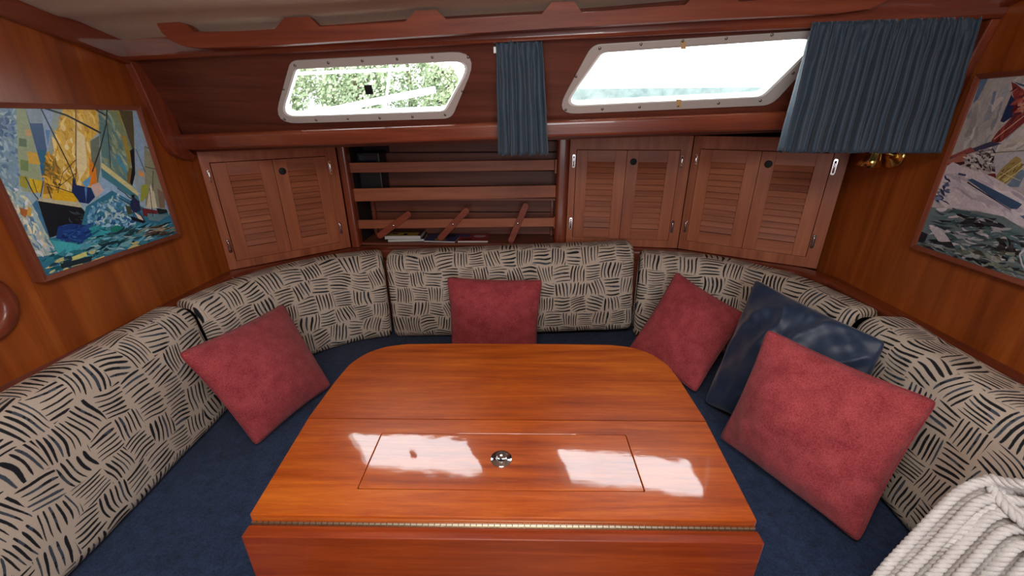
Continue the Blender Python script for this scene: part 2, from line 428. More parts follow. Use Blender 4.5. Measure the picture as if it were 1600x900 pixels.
w2 = window('window_2', 'right cabin window in a riveted grey aluminium frame partly behind the wide curtain', w2o, w2i, sc2, 0)
q = [p2(567.5, 135), (p2(579, 134.5)), (p2(582.5, 148.5)), (p2(570.5, 149.5))]
obj('sticker', MB().plate([q], PO - PN * .011, PU, PV, PN, .003), M['blackm'], w1)['label'] = 'small black square stuck on the pane'
for (a, b, c, d) in [(1063, 63, 1071, 75), (1056, 154, 1064, 166)]:
    q = [p2(a, b), p2(c, b), p2(c, d), p2(a, d)]
    obj('tape', MB().plate([q], PO + PN * .007, PU, PV, PN, .0006), M['tan'], w2)['label'] = 'bit of yellowed tape'
# ledge below the windows (rounded nose)
def beam_between(A, B, prof, m, name, **kw):
    """prof: (toward room, up)"""
    d = (B - A).normalized(); f = Vector((0, -1, 0)); f = (f - d * f.dot(d)).normalized(); u = Z3
    mb = MB(); n = len(prof)
    vs = [P + f * a + u * b for P in (A, B) for (a, b) in prof]
    fs = [(k, (k + 1) % n, n + (k + 1) % n, n + k) for k in range(n)] + [tuple(reversed(range(n))), tuple(n + k for k in range(n))]
    mb.add(vs, fs); return struct(name, mb, m, **kw)
lp = rpoly([(-.03, -.038), (.030, -.038), (.034, .016), (-.03, .020)], [0, .010, .014, 0], 5)
beam_between(PB(XL) + Vector((0, 0, -.005)), PB(XR) + Vector((0, 0, -.005)), lp, M['maho'], 'trim_1', bevel=.0)
# frieze strip and soffit under the side deck
fr = MB(); A, B = PB(XL), PB(XR)
fr.add([A + Vector((0, -.0, -.045)), B + Vector((0, 0, -.045)), Vector((XR, 2.3, B.z - .085)), Vector((XL, 2.3, A.z - .045)),
        A + Vector((0, .0, -.025)), B + Vector((0, 0, -.025)), Vector((XR, 2.3, B.z - .04)), Vector((XL, 2.3, A.z - .02))],
       [(0, 1, 2, 3), (4, 5, 6, 7), (0, 1, 5, 4), (1, 2, 6, 5), (2, 3, 7, 6), (3, 0, 4, 7)])
struct('ceiling_2', fr, M['panel'])
dk = MB(); dk.add([A + Vector((0, .03, -.0)), B + Vector((0, .03, -.0)), Vector((XR, 2.6, B.z - .015)), Vector((XL, 2.6, A.z - .01)),
        A + Vector((0, .03, -.02)), B + Vector((0, .03, -.02)), Vector((XR, 2.6, B.z - .032)), Vector((XL, 2.6, A.z - .018))],
       [(0, 1, 2, 3), (4, 5, 6, 7), (0, 1, 5, 4), (1, 2, 6, 5), (2, 3, 7, 6), (3, 0, 4, 7)])
# hull side behind the lockers
struct('wall_hull', MB().box((XL - .03, 2.30, 0), (XR + .03, 2.33, 1.40)), M['panel'])
# fascia board below the headliner
fp = [(-.03, 0), (.022, 0), (.026, .010), (.026, .085), (-.03, .085)]
A = PT(XL) + Vector((0, .0, -.016)); B = PT(XR) + Vector((0, .0, -.006))
beam_between(A, B, rpoly(fp, [0, .006, .006, 0, 0], 3), M['maho'], 'trim_2')
# cornice boards along both bulkheads
def cornice(name, x, sgn):
    mb = MB(); pr = []
    for y in (1.43, 1.2, .9, .5, 0, -.6, -1.24):
        z = zc(x, y); pr.append((y, z))
    vs = []
    for y, z in pr:
        for (dx, dz) in ((0, -.062), (.022, -.062), (.026, -.054), (.026, .02), (0, .02)): vs.append((x + sgn * dx, y, z + dz))
    fs = [(i * 5 + k, i * 5 + (k + 1) % 5, (i + 1) * 5 + (k + 1) % 5, (i + 1) * 5 + k) for i in range(len(pr) - 1) for k in range(5)]
    fs += [(0, 1, 2, 3, 4), tuple((len(pr) - 1) * 5 + k for k in range(5))]
    mb.add(vs, fs); return struct(name, mb, M['maho_y'], bevel=.002)
cornice('trim_3', XL, 1); cornice('trim_4', XR, -1)
# curved cheek trims where the cabin side meets the bulkheads
ck = [(198, 90), (215, 125), (236, 172), (252, 210), (262, 229), (272, 241), (284, 248), (300, 250), (303, 244), (292, 232), (283, 214), (262, 160), (238, 98)]
lp = [at_x(a, b, XL + .02) for a, b in ck]
struct('trim_5', MB().plate([[(p.y, p.z) for p in lp]], Vector((XL, 0, 0)), Y3, Z3, X3, .026), M['maho_z'], bevel=.003)
struct('trim_6', MB().plate([[(p.y - .094, p.z + .052) for p in lp]], Vector((XR, 0, 0)), Y3, Z3, -X3, .026), M['maho_z'], bevel=.003)
# headliner
cl = MB(); nx, ny = 60, 90; vs = []
for j in range(ny + 1):
    y = 1.45 - 2.72 * j / ny
    for i in range(nx + 1):
        x = lerp(XL, XR, i / nx)
        z = zc(x, y) + 0.0035 * noise.noise((x * 2.2, y * 7, 1)) - .013 / (1 + math.exp(max(-40, min(40, (y - 1.262) / .009))))
        vs.append((x, y, z))
fs = [(j * (nx + 1) + i, j * (nx + 1) + i + 1, (j + 1) * (nx + 1) + i + 1, (j + 1) * (nx + 1) + i) for j in range(ny) for i in range(nx)]
cl.add(vs, fs, True); clo = struct('ceiling', cl, M['headliner'], recalc=False)
sd_ = clo.modifiers.new('thickness', 'SOLIDIFY'); sd_.thickness = .02; sd_.offset = -1
# side deck outside
# ------------------------------------------------------------------ grab rail under the headliner
gr_top = [(1385, -9), (1370, -20), (1292, -19), (1270, -2), (1200, 2), (1150, 6), (1127, -10), (1085, -8), (1066, 11), (1000, 15), (908, 23), (896, 5), (862, 6), (846, 25),
          (770, 30), (701, 34), (684, 18), (652, 19.5), (636, 37), (570, 41), (505, 44), (489, 28.5), (451, 30), (436, 48), (380, 51), (312, 52), (300, 40), (288, 36.5), (253, 37)]
gr_bot = [(262, 53), (275, 65), (292, 73), (320, 77), (440, 72.5), (640, 60), (860, 47), (1100, 33), (1300, 24), (1350, 17), (1376, 4)]
def onrail(a, b):
    q = at_y(a, b, 1.35 - .03 * (a / 1600)); return (q.x, q.z)
grl = [onrail(a, b) for a, b in gr_top + gr_bot]
humps = {1, 2, 6, 7, 11, 12, 16, 17, 21, 22, 27, 28}
yr = lambda x: 1.332 - .0115 * (x + .0)
grl2 = []
for i, (x, z) in enumerate(grl):
    if i in humps: z = min(z, zc(x, 1.33) + .004)
    grl2.append((x, z))
mb = MB().plate([rpoly(grl2, .006, 2)], Vector((0, 1.338, 0)), Vector((1, -.011, 0)), Z3, -Y3, .026)
gr = thing('grab_rail', 'long varnished mahogany grab rail with raised pads hung under the headliner', 'rail', (0, 1.33, 1.67))
obj('rail_board', mb, M['grab'], gr, bevel=.006, seg=3)

# ------------------------------------------------------------------ settee: base, seat, shelf rail
inner = [(-.60, -.2), (-.60, 1.05), (-.45, 1.30), (-.25, 1.38), (.25, 1.42), (.42, 1.34), (.53, 1.10), (.53, -.2)]
outer_ = [(XL, -.2), (XL, 1.64), (-1.18, 1.76), (-.92, 1.99), (.2, 2.03), (.74, 1.98), (1.15, 1.74), (XR, 1.60), (XR, -.2)]
upoly = outer_ + list(reversed(inner))
struct('settee_base', MB().plate([upoly], Vector((0, 0, 0)), X3, Y3, Z3, .30), M['seat_base'])['label'] = 'mahogany settee base'
def rpl(p, r): return rpoly(p, r, 4)
seat = thing('settee_seat', 'navy blue fabric seat running in a U around the table', 'seat', (0, .9, .30))
r_seat = [0, .05, .05, .05, .05, .05, .05, .05, 0] + [0, .05, .08, .08, .08, .08, .05, 0]
oseat = [(XL + .004, -.19), (XL + .004, 1.62), (-1.17, 1.75), (-.91, 1.98), (.2, 2.02), (.735, 1.97), (1.14, 1.735), (XR - .004, 1.59), (XR - .004, -.19)]
obj('seat_cushion', MB().plate([rpoly(oseat + list(reversed([(a * 1.0, b if b > 0 else -.19) for a, b in inner])), r_seat, 4)], Vector((0, 0, .302)), X3, Y3, Z3, .138), M['blue'], seat, bevel=.02, seg=3)
# backing behind the back cushions and the curved mahogany shelf rail
rp = smooth_path([(XL, -.2, 0), (XL + .003, 1.35, 0), (-1.268, 1.60, 0), (-1.13, 1.775, 0), (-.93, 1.945, 0), (-.70, 1.995, 0), (-.3, 2.005, 0), (.3, 2.01, 0), (.62, 1.985, 0), (.90, 1.87, 0), (1.10, 1.755, 0), (1.205, 1.62, 0), (XR - .003, 1.35, 0), (XR, -.2, 0)], 12)
struct('settee_back', MB().sweep(rp, [(0, .30), (.012, .30), (.012, .80), (0, .80)]), M['maho_z'])
rail_prof = rpoly([(-.012, .795), (.044, .795), (.050, .846), (-.012, .850)], [0, .008, .018, 0], 4)
i1 = 12 * 4 - 3; i2 = 12 * 9 + 2
for k, (a, b) in enumerate([(0, i1 + 1), (i1, i2 + 1), (i2, len(rp))]):
    seg_ = rp[a:b]
    mb = MB().sweep(seg_, rail_prof); nsm = (len(seg_) - 1) * len(rail_prof)
    for i in range(nsm): mb.sm[i] = True
    o = struct('trim_%d' % (7 + k), mb, M['maho'] if k == 1 else M['maho_y'])
    es = o.modifiers.new('es', 'EDGE_SPLIT'); es.split_angle = math.radians(50)
# round hatch ring on the left bulkhead
hr = thing('porthole_ring', 'round mahogany trim ring cut off by the left edge below the picture', 'trim ring', (XL, .80, 1.045))
ring = [(.052, 0), (.052, .012), (.060, .020), (.078, .020), (.088, .012), (.090, 0)]
mb = MB(); n = len(ring); sg = 40
vs = [Vector((XL + h, .80 + r * math.cos(2 * PI * k / sg), 1.045 + r * math.sin(2 * PI * k / sg))) for k in range(sg) for (r, h) in ring]
fs = [(k * n + i, k * n + i + 1, ((k + 1) % sg) * n + i + 1, ((k + 1) % sg) * n + i) for k in range(sg) for i in range(n - 1)]
mb.add(vs, fs, True); obj('ring', mb, M['maho_z'], hr)
obj('insert', MB().lathe([(.054, 0), (.054, .006), (.001, .0061)], (XL + .0005, .80, 1.045), X3, 32), M['alu'], hr)['label'] = 'pale grey insert'

# ================================================================== LOUVRED LOCKERS
def chrome_hinge(w, u, z, T, par):
    mb = MB()
    mb.plate([rpoly([(u - .0065, z - .030), (u + .0065, z - .030), (u + .0065, z + .030), (u - .0065, z + .030)], .006, 4)], Vector((0, -.002, 0)), X3, Z3, -Y3, .003)
    mb.tube([(u, -.0055, z - .022), (u, -.0075, z - .015), (u, -.0075, z + .015), (u, -.0055, z + .022)], .0035, 8)
    return obj('hinge', mb, M['chrome'], par, world=False)
def locker(P0, P1, label, zb=.852, zt=1.352, zd0=.888, zd1=1.305, dl=None):
    d = Vector((P1[0] - P0[0], P1[1] - P0[1], 0)); L = d.length; rz = math.atan2(d.y, d.x)
    th = thing('louvred_locker', label, 'cabinet', (P0[0], P0[1], zb), rz, 'louvred lockers above the settee')
    H = zt - zb; a0, a1 = zd0 - zb, zd1 - zb; c0, c1 = .032, L - .048; mid = (c0 + c1) / 2 - .001
    ff = MB().plate([[(0, 0), (L, 0), (L, H), (0, H)], [(c0, a0), (c1, a0), (c1, a1), (c0, a1)]], Vector((0, 0, 0)), X3, Z3, Y3, .018)
    obj('face_frame', ff, M['teak_z'], th, world=False, bevel=.0015)
    cs = MB(); 
    cs.box((.004, .05, 0), (L - .004, .20, H)); obj('carcass', cs, M['gap'], th, world=False)
    for k, (x0, x1) in enumerate(((c0 + .002, mid - .001), (mid + .001, c1 - .002))):
        z0, z1 = a0 + .002, a1 - .002
        if k == 0: s0, s1 = x0 + .051, x1 - .052
        else: s0, s1 = x0 + .052, x1 - .051
        l0, l1 = z0 + .052, z1 - .052
        t = MB()
        yf = -.003; tk = .016
        door = obj('door', MB().plate([[(x0, z0), (x1, z0), (x1, z1), (x0, z1)], [(s0, z0), (s1, z0), (s1, z1), (s0, z1)]] if False else [[(x0, z0), (s0, z0), (s0, z1 - .001), (s1, z1 - .001), (s1, z0), (x1, z0), (x1, z1), (x0, z1)]], Vector((0, yf, 0)), X3, Z3, Y3, tk), M['teak_z'], th, world=False, bevel=.001)
        for (ra, rb) in ((z0, l0), (l1, z1 - .001)):
            obj('door_rail', MB().box((s0, yf + .0004, ra), (s1, yf + tk, rb)), M['teak_x'], door, world=False, bevel=.0008)
        bk = MB().box((s0, yf + tk - .0005, l0), (s1, yf + tk + .002, l1)); obj('louvre_backing', bk, M['gap'], door, world=False)
        ns = 12; hgt = (l1 - l0) / ns
        for i in range(ns):
            zb_ = l0 + i * hgt
            sl = MB(); tilt = .0115; th_ = .004
            pf = [(yf + .0015, zb_ + .0030), (yf + .0015 + tilt, zb_ + hgt + .0005), (yf + .0015 + tilt + th_, zb_ + hgt + .0005), (yf + .0015 + th_, zb_ + .0030)]
            vs = [(x, y, z) for x in (s0, s1) for (y, z) in pf]
            sl.add(vs, [(0, 1, 2, 3), (7, 6, 5, 4), (0, 1, 5, 4), (1, 2, 6, 5), (2, 3, 7, 6), (3, 0, 4, 7)])
            obj('louvre_slat', sl, M['teak_x'], door, world=False)
        if k == 1:
            hx, hz = x0 + .030, z1 - .050
            kn = MB().lathe([(.0150, 0), (.0150, .0008), (.0140, .0014), (.001, .0012)], (hx, yf, hz), -Y3, 24)
            obj('finger_hole', kn, M['blackm'], door, world=False)['label'] = 'round black finger hole'
    for u in (c0 - .011, c1 + .010):
        for z in (zd1 - .052 - zb, zd0 + .072 - zb): chrome_hinge(th, u, z, None, th)
    return th
locker((-1.284, 1.608), (-.899, 1.962), 'louvred two-door wooden locker at the left, angled between left picture and open shelves', zb=.852, zt=1.338, zd0=.886, zd1=1.294)
locker((.186, 2.040), (.727, 1.975), 'louvred two-door wooden locker right of the open shelves, facing straight', zt=1.372, zd0=.888, zd1=1.311)
locker((.729, 1.973), (1.215, 1.688), 'louvred two-door wooden locker at the far right, angled beneath the wide curtain', zt=1.372, zd0=.896, zd1=1.318)
# ================================================================== OPEN SHELVES
sx0, sx1 = -.895, .180
ys = lambda x: 1.990 + .042 * (x + .86)
sh = thing('open_shelves', 'open bookshelf unit with three fiddle slats between the louvred lockers', 'shelf', (-.36, 2.05, .85))
def post(x0, x1, y, zt, r=.022):
    return MB().plate([rpoly([(x0, y), (x1, y), (x1, y + .05), (x0, y + .05)], [r, r, 0, 0], 5)], Vector((0, 0, .852)), X3, Y3, Z3, zt - .852)
obj('post', post(-.897, -.855, 1.958, 1.335, .016), M['maho_z'], sh, bevel=0)
obj('post', post(.125, .184, 2.018, 1.365, .022), M['maho_z'], sh, bevel=0)
# back planks
zp = [.862, .925, .985, 1.048, 1.12, 1.20, 1.29, 1.345]
for i in range(7):
    z0, z1 = zp[i] + .0025, zp[i + 1] - .0025
    mb = MB().box((-.855 if i != 6 else -.72, 2.180, z0), (.145, 2.192, z1)); obj('plank', mb, M['shelf'], sh, bevel=.0015)
obj('backing', MB().box((-.90, 2.193, .855), (.20, 2.20, 1.36)), M['gap'], sh)
obj('shelf_board', MB().box((-.86, 2.0, .8515), (.13, 2.178, .863)), M['shelf'], sh, bevel=.001)
obj('shelf_board', MB().box((-.855, 2.018, 1.075), (.125, 2.178, 1.087)), M['shelf'], sh, bevel=.001)
for x in (-.838, .112): obj('batten', MB().box((x, 2.15, .865), (x + .012, 2.178, 1.07)), M['maho_z'], sh, bevel=.001)
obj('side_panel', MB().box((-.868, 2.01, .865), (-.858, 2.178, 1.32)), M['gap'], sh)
obj('side_panel', MB().box((.150, 2.07, .865), (.160, 2.178, 1.34)), M['maho_z'], sh)
def slat(pxl, yl0, yl1, pxr, yr0, yr1, th_=.012):
    a = at_y(pxl, yl0, ys(-.86)); b = at_y(pxl, yl1, ys(-.86)); c = at_y(pxr, yr0, ys(.13)); d = at_y(pxr, yr1, ys(.13))
    mb = MB(); T = Vector((0, th_, 0))
    a.x = b.x; c.x = d.x
    mb.add([a, b, d, c, a + T, b + T, d + T, c + T], [(0, 1, 2, 3), (7, 6, 5, 4), (0, 1, 5, 4), (1, 2, 6, 5), (2, 3, 7, 6), (3, 0, 4, 7)])
    return obj('fiddle_slat', mb, M['teak_x'], sh, bevel=.0015), (a, b, c, d)
for (a, b) in ((slat(547, 254.5, 270, 866, 249.5, 266)), (slat(548, 295, 315, 868, 289.5, 308.5)), (slat(558, 344, 357.5, 865, 340.5, 354))):
    pass
for px, yl0, yl1 in ((543, 252, 275), (557, 343, 362), (869, 249, 271), (867, 339, 357)):
    y = ys(-.86) if px < 700 else ys(.13); y += .004
    p = at_y(px, yl0, y); q_ = at_y(px, yl1, y)
    obj('slat_bracket', MB().box((p.x - .005, y - .002, q_.z), (p.x + .005, y + .03, p.z)), M['teak_z'], sh, bevel=.001)
for px, py in ((604, 262), (702, 260), (808, 258.5)):
    p = at_y(px, py, ys(-.3)); yy = ys(p.x)
    obj('screw', MB().lathe([(.003, 0), (.0025, .0012)], (p.x, yy + .0005, p.z), -Y3, 8), M['brass'], sh)
for px, py in ((630, 250), (688, 248), (729, 247), (789, 246)):
    p = at_y(px, py, 2.18)
    obj('screw', MB().lathe([(.003, 0), (.0025, .0015)], (p.x, 2.180, p.z), -Y3, 8), M['brass'], sh)
# wooden turn buttons on the lowest slat
labs = ['wooden turn button on the lowest slat tilted furthest over, nearest the left locker', 'middle wooden turn button on the lowest slat, above the blue magazine', 'wooden turn button standing steepest on the lowest slat, right end of the shelves']
for k, (c, e0, e1) in enumerate([((615.5, 352), (591, 370), (642, 332)), ((708, 350), (686, 374), (732, 325.5)), ((809, 348.5), (797, 379), (823, 317))]):
    y = ys(at_y(c[0], c[1], 2.0).x) - .0015
    C0 = at_y(*c, y); A0 = at_y(*e0, y); B0 = at_y(*e1, y)
    d = (B0 - A0); L = d.length; ang = math.atan2(d.z, d.x)
    U = Vector((math.cos(ang), 0, math.sin(ang))); V = Vector((-math.sin(ang), 0, math.cos(ang)))
    mid = (A0 + B0) / 2
    tb = thing('turn_button', labs[k], 'turn button', tuple(C0), 0, 'turn buttons on the lowest shelf slat')
    h = .0155
    lp = [(math.cos(t) * h + (L / 2 - h) * (1 if math.cos(t) > 0 else -1) , math.sin(t) * h) for t in [-PI / 2 + .001 + i * PI / 8 for i in range(9)] ]
    lp = [((L / 2 - h) + h * math.cos(t), h * math.sin(t)) for t in [-PI / 2 + i * PI / 8 for i in range(9)]] + [(-(L / 2 - h) + h * math.cos(t), h * math.sin(t)) for t in [PI / 2 + i * PI / 8 for i in range(9)]]
    obj('bar', MB().plate([lp], mid, U, V, -Y3, .010), M['button'], tb, bevel=.002)
    obj('screw', MB().lathe([(.0062, 0), (.0058, .0022), (.003, .003)], C0 - Y3 * .010, -Y3, 14), M['chrome'], tb)['label'] = 'bright screw head'
# books on the bottom shelf
def block(lo, hi, yaw, T0, m, name, par, **kw):
    T = Matrix.Translation(Vector(T0)) @ Matrix.Rotation(yaw, 4, 'Z'); return obj(name, MB().box(lo, hi, T), m, par, **kw)
def magazine(label, T0, yaw, w, d, t, cover, extras, cat='book', group='books on the bottom shelf'):
    th = thing('paperback_book', label, cat, T0, 0, group)
    block((-w / 2 + .001, -d / 2 + .001, .0008), (w / 2 - .001, d / 2 - .001, t - .0008), yaw, T0, M['paper'], 'pages', th)
    block((-w / 2, -d / 2, 0), (w / 2, d / 2, .0008), yaw, T0, cover, 'cover', th)
    c = block((-w / 2, -d / 2, t - .0008), (w / 2, d / 2, t), yaw, T0, cover, 'cover', th)
    T = Matrix.Translation(Vector(T0)) @ Matrix.Rotation(yaw, 4, 'Z')
    for (kind, x0, y0, x1, y1, m) in extras:
        mb = MB()
        if kind == 'r': mb.box((x0, y0, t), (x1, y1, t + .0003), T)
        else:
            lp = [((x0 + x1) / 2 + (x1 - x0) / 2 * math.cos(a), (y0 + y1) / 2 + (y1 - y0) / 2 * math.sin(a)) for a in [i * PI / 10 for i in range(20)]]
            mb.plate([lp], T @ Vector((0, 0, t)), T.to_3x3() @ X3, T.to_3x3() @ Y3, Z3, .0004)
        obj('cover_print', mb, m, c)
    return th
b0z = .8635
rs = random.Random(5)
ln = [('r', -.06 + .019 * i, .036, -.06 + .019 * i + .013, .046, M['scribble']) for i in range(7)]
magazine('lower white-paged paperback of the stack below the left turn button', (-.640, 2.085, b0z), .10, .185, .125, .013, M['blackm'], [])
magazine('upper paperback of the stack with a black and mustard cover', (-.652, 2.082, b0z + .0135), .04, .185, .125, .019, M['black'],
         [('r', -.09, -.058, .075, .004, M['yellow']), ('r', -.06, -.03, -.03, -.01, M['blackm']), ('r', .0, -.05, .02, -.02, M['blackm'])] + ln)
magazine('blue magazine with a mustard circle lying flat behind the middle turn button', (-.455, 2.085, b0z), -.08, .165, .14, .007, M['cblue'], [('o', -.035, -.062, .03, -.015, M['yellow']), ('r', .0, .02, .06, .05, M['blackm'])])
magazine('red and dark magazine with a pale oval lying flat at the right', (-.290, 2.085, b0z), .03, .155, .14, .009, M['cred'], [('o', -.005, .0, .062, .04, M['cpink']), ('r', -.075, .01, -.02, .06, M['cblue']), ('r', -.06, -.05, -.01, -.03, M['blackm'])])
# equipment on the upper shelf
dv = thing('radio_unit', 'black box-shaped electronic unit standing in the upper left of the shelves', 'electronics', (-.79, 2.12, 1.0875))
obj('case', MB().box((-.850, 2.065, 1.0875), (-.735, 2.170, 1.30)), M['black'], dv, bevel=.006)
obj('screen', MB().box((-.838, 2.062, 1.235), (-.752, 2.0655, 1.285)), mat('dark display', rgb(16, 24, 46), .15), dv, bevel=.001)
obj('badge', MB().box((-.818, 2.0635, 1.112), (-.790, 2.0655, 1.116)), M['steel'], dv)
for k, (x0, x1, y0, z0, tz, ty, lab) in enumerate([(-.74, -.50, 2.05, 1.0875, .030, 2.16, 'black folder leaning over on the upper shelf next to the radio unit'),
                                  (-.495, -.34, 2.06, 1.0875, .022, 2.16, 'flat black folder in the middle of the upper shelf'),
                                  (-.335, -.18, 2.07, 1.0875, .012, 2.16, 'thin dark folder at the right of the upper shelf')]):
    mb = MB()
    if k == 0: mb.add([(x0, y0, z0), (x1, y0, z0), (x1 + .01, y0, z0 + .028), (x1, y0, z0 + .038), (x0, y0, z0 + .012), (x0, ty, z0), (x1, ty, z0), (x1 + .01, ty, z0 + .028), (x1, ty, z0 + .038), (x0, ty, z0 + .012)],
                      [(0, 1, 2, 3, 4), (9, 8, 7, 6, 5), (0, 1, 6, 5), (1, 2, 7, 6), (2, 3, 8, 7), (3, 4, 9, 8), (4, 0, 5, 9)])
    else: mb.box((x0, y0, z0), (x1, ty, z0 + tz))
    tag(obj('folder', mb, M['blackm'], bevel=.002), lab, 'folder', 'black folders on the upper shelf')

# ================================================================== TABLE
tb_ = None
tb = thing('saloon_table', 'glossy orange-brown wooden table with rounded back corners and a hinged drop leaf', 'table', (-.0473, .5242, 0), math.radians(1.35))
TW = WM[tb.name]; K = 1.0516; WM[tb.name] = TW @ Matrix.Diagonal((1, 1, 1, 1))
ZT = .777
_obj = obj
def obj(name, mb, material, parent=None, world=True, **kw):     # the table was measured at one height and is scaled in plan to its true one
    mb.v = [Vector((p.x * K, p.y * K, p.z)) for p in mb.v]
    return _obj(name, mb, material, parent, world, **kw)
sl_ = [(-.440, 0), (.440, 0), (.458, .2515), (-.458, .2515)]
lidr = [(-.270, .058), (.264, .058), (.264, .2045), (-.270, .2045)]
hole = [(-.2715, .0565), (.2655, .0565), (.2655, .206), (-.2715, .206)]
obj('fixed_top', MB().plate([sl_, rpoly(hole, .003, 2)], Vector((0, 0, ZT - .020)), X3, Y3, Z3, .020), M['table'], tb, world=False, bevel=.0012)
lid = obj('compartment_lid', MB().plate([rpoly(lidr, .003, 2)], Vector((0, 0, ZT - .016)), X3, Y3, Z3, .016), M['table'], tb, world=False, bevel=.0012)
bl = [(-.458, .2535), (.458, .2535), (.456, .40), (.449, .485), (.420, .548), (.372, .582), (.315, .596), (.16, .600), (-.16, .600), (-.315, .596), (-.372, .582), (-.420, .548), (-.449, .485), (-.456, .40)]
obj('back_leaf', MB().plate([rpoly(bl, [0, 0] + [.10] * 12, 3)], Vector((0, 0, ZT - .020)), X3, Y3, Z3, .020), M['table'], tb, world=False, bevel=.0016)
obj('drop_leaf', MB().box((-.4405, -.030, .45), (.4405, -.0075, ZT - .0165)), M['leaf'], tb, world=False, bevel=.002)
mb = MB(); nk = 84
for i in range(nk):
    x0 = -.438 + .876 * i / nk
    mb.tube([(x0 + .0006, -.0035, ZT - .0150), (x0 + .876 / nk - .0006, -.0035, ZT - .0150)], .0026, 6, smooth=False)
o = obj('piano_hinge', mb, M['hinge'], tb, world=False); o['label'] = 'long segmented metal hinge'
obj('hinge_plate', MB().box((-.438, -.0070, ZT - .030), (.438, -.0005, ZT - .0205)), M['hinge'], tb, world=False)
tb.rotation_euler.x = math.radians(-0.45)
# latch in the lid
lt = obj('latch', MB().lathe([(.0225, 0), (.0225, .0012), (.0210, .0022), (.0120, .0018), (.0115, .0028), (.0085, .0028), (.0080, -.002), (.001, -.0022)], (-.004, .1335, ZT), Z3, 36), M['chrome'], lid, world=False)
lt['label'] = 'round chrome finger latch'
# body below and pedestal
obj('table_box', MB().box((-.30, .03, .62), (.30, .235, ZT - .0205)), M['leaf'], tb, world=False, bevel=.002)
obj('pedestal', MB().lathe([(.16, 0), (.16, .02), (.05, .04), (.04, .10), (.04, .60), (.07, .62)], (0, .20, .0), Z3, 28), M['alu'], tb, world=False)
obj('leaf_support', MB().box((-.03, .23, .72), (.03, .50, ZT - .0205)), M['leaf'], tb, world=False, bevel=.002)

obj = _obj
# ================================================================== BACK CUSHIONS
def cushion(label, base, thick, H, z0, lean, tilt=0.0, seed=0, rad=.048, endr=.026):
    """base: plan points of the front lower edge, running with the room on the right-hand side"""
    path = smooth_path([(p[0], p[1], 0) for p in base], 14)
    # resample evenly
    ds = [0.0]
    for a, b in zip(path, path[1:]): ds.append(ds[-1] + (b - a).length)
    Ltot = ds[-1]; n = max(24, int(Ltot / .018)); 
    st = []
    ne = 6
    ss = [endr * (1 - math.cos(PI / 2 * k / ne)) for k in range(ne)] + [endr + (Ltot - 2 * endr) * k / n for k in range(n + 1)] + [Ltot - endr * (1 - math.cos(PI / 2 * k / ne)) for k in reversed(range(ne))]
    def at(s_):
        j = 0
        while j < len(ds) - 2 and ds[j + 1] < s_: j += 1
        t = (s_ - ds[j]) / max(ds[j + 1] - ds[j], 1e-9); return path[j].lerp(path[j + 1], t), (path[j + 1] - path[j]).normalized()
    mid, _ = at(Ltot / 2)
    # profile: starts at front bottom, up the front, over the top, down the back
    pr = []; R = rad
    def arc(cx, cz, a0, a1, k=5): return [(cx + R * math.cos(a0 + (a1 - a0) * i / k), cz + R * math.sin(a0 + (a1 - a0) * i / k)) for i in range(k + 1)]
    nf = 12
    pr += [(0, lerp(R, H - R, i / nf)) for i in range(1, nf)]
    pr = arc(R, R, PI * 1.5, PI, 5) + pr + arc(R, H - R, PI, PI / 2, 6) + arc(thick - R, H - R, PI / 2, 0, 6) + [(thick, lerp(H - R, R, i / 6)) for i in range(1, 6)] + arc(thick - R, R, 0, -PI / 2, 5)
    m = len(pr); per = [0.0]
    for a, b in zip(pr, pr[1:]): per.append(per[-1] + math.dist(a, b))
    mb = MB(); rings = []
    for i, s_ in enumerate(ss):
        P, t = at(min(max(s_, 0), Ltot)); nout = Vector((-t.y, t.x, 0))
        e = min(s_, Ltot - s_); ins = 0.0
        if e < endr: ins = endr - math.sqrt(max(endr ** 2 - (endr - e) ** 2, 0))
        ring_ = []
        for (a, h) in pr:
            ca, ch = thick / 2, H / 2
            ka = 1 - ins * 0.95 / ca; kh = 1 - ins * 0.95 / ch
            a2 = ca + (a - ca) * max(ka, .05); h2 = ch + (h - ch) * max(kh, .05)
            fx = (1 - (2 * h / H - 1) ** 2); fe = min(e / .12, 1.0) ; puff = .014 * fx * (fe * (2 - fe))
            if a < ca: a2 -= puff
            wv = .0035 * noise.noise((s_ * 9 + seed * 7, h * 9, a * 6))
            a2 += wv; h2 += .003 * noise.noise((s_ * 5 + seed, h * 4, 3))
            q = P + nout * (a2 + lean * h2 / H) + Z3 * (z0 + h2)
            if tilt: q = mid + Matrix.Rotation(tilt, 3, Vector((0, 1, 0))) @ (q - mid - Z3 * z0) + Z3 * z0
            ring_.append(q)
        rings.append(ring_)
    vs = [q for r in rings for q in r]; fs = []; uv = []
    for i in range(len(ss) - 1):
        for k in range(m):
            k2 = (k + 1) % m
            fs.append((i * m + k, i * m + k2, (i + 1) * m + k2, (i + 1) * m + k))
            v0 = per[k]; v1 = per[k2] if k2 else per[k] + .01
            uv.append([(ss[i], v0), (ss[i], v1), (ss[i + 1], v1), (ss[i + 1], v0)])
    N = len(ss)
    fs.append(tuple(range(m))); uv.append([(-p[0] - .0, p[1]) for p in pr])
    fs.append(tuple((N - 1) * m + k for k in reversed(range(m)))); uv.append([(Ltot + p[0], p[1]) for p in reversed(pr)])
    mb.add(vs, fs, True); mb.uv = dict(enumerate(uv))
    # recalc would not change loop order for correct winding; keep ours
    c0 = path[len(path) // 2]
    t_ = thing('back_cushion', label, 'cushion', (c0.x, c0.y, z0), 0, 'patterned back cushions round the settee')
    obj('cover', mb, M['print'], t_, recalc=False)
    # piping along the front lower and rear upper seams
    return t_
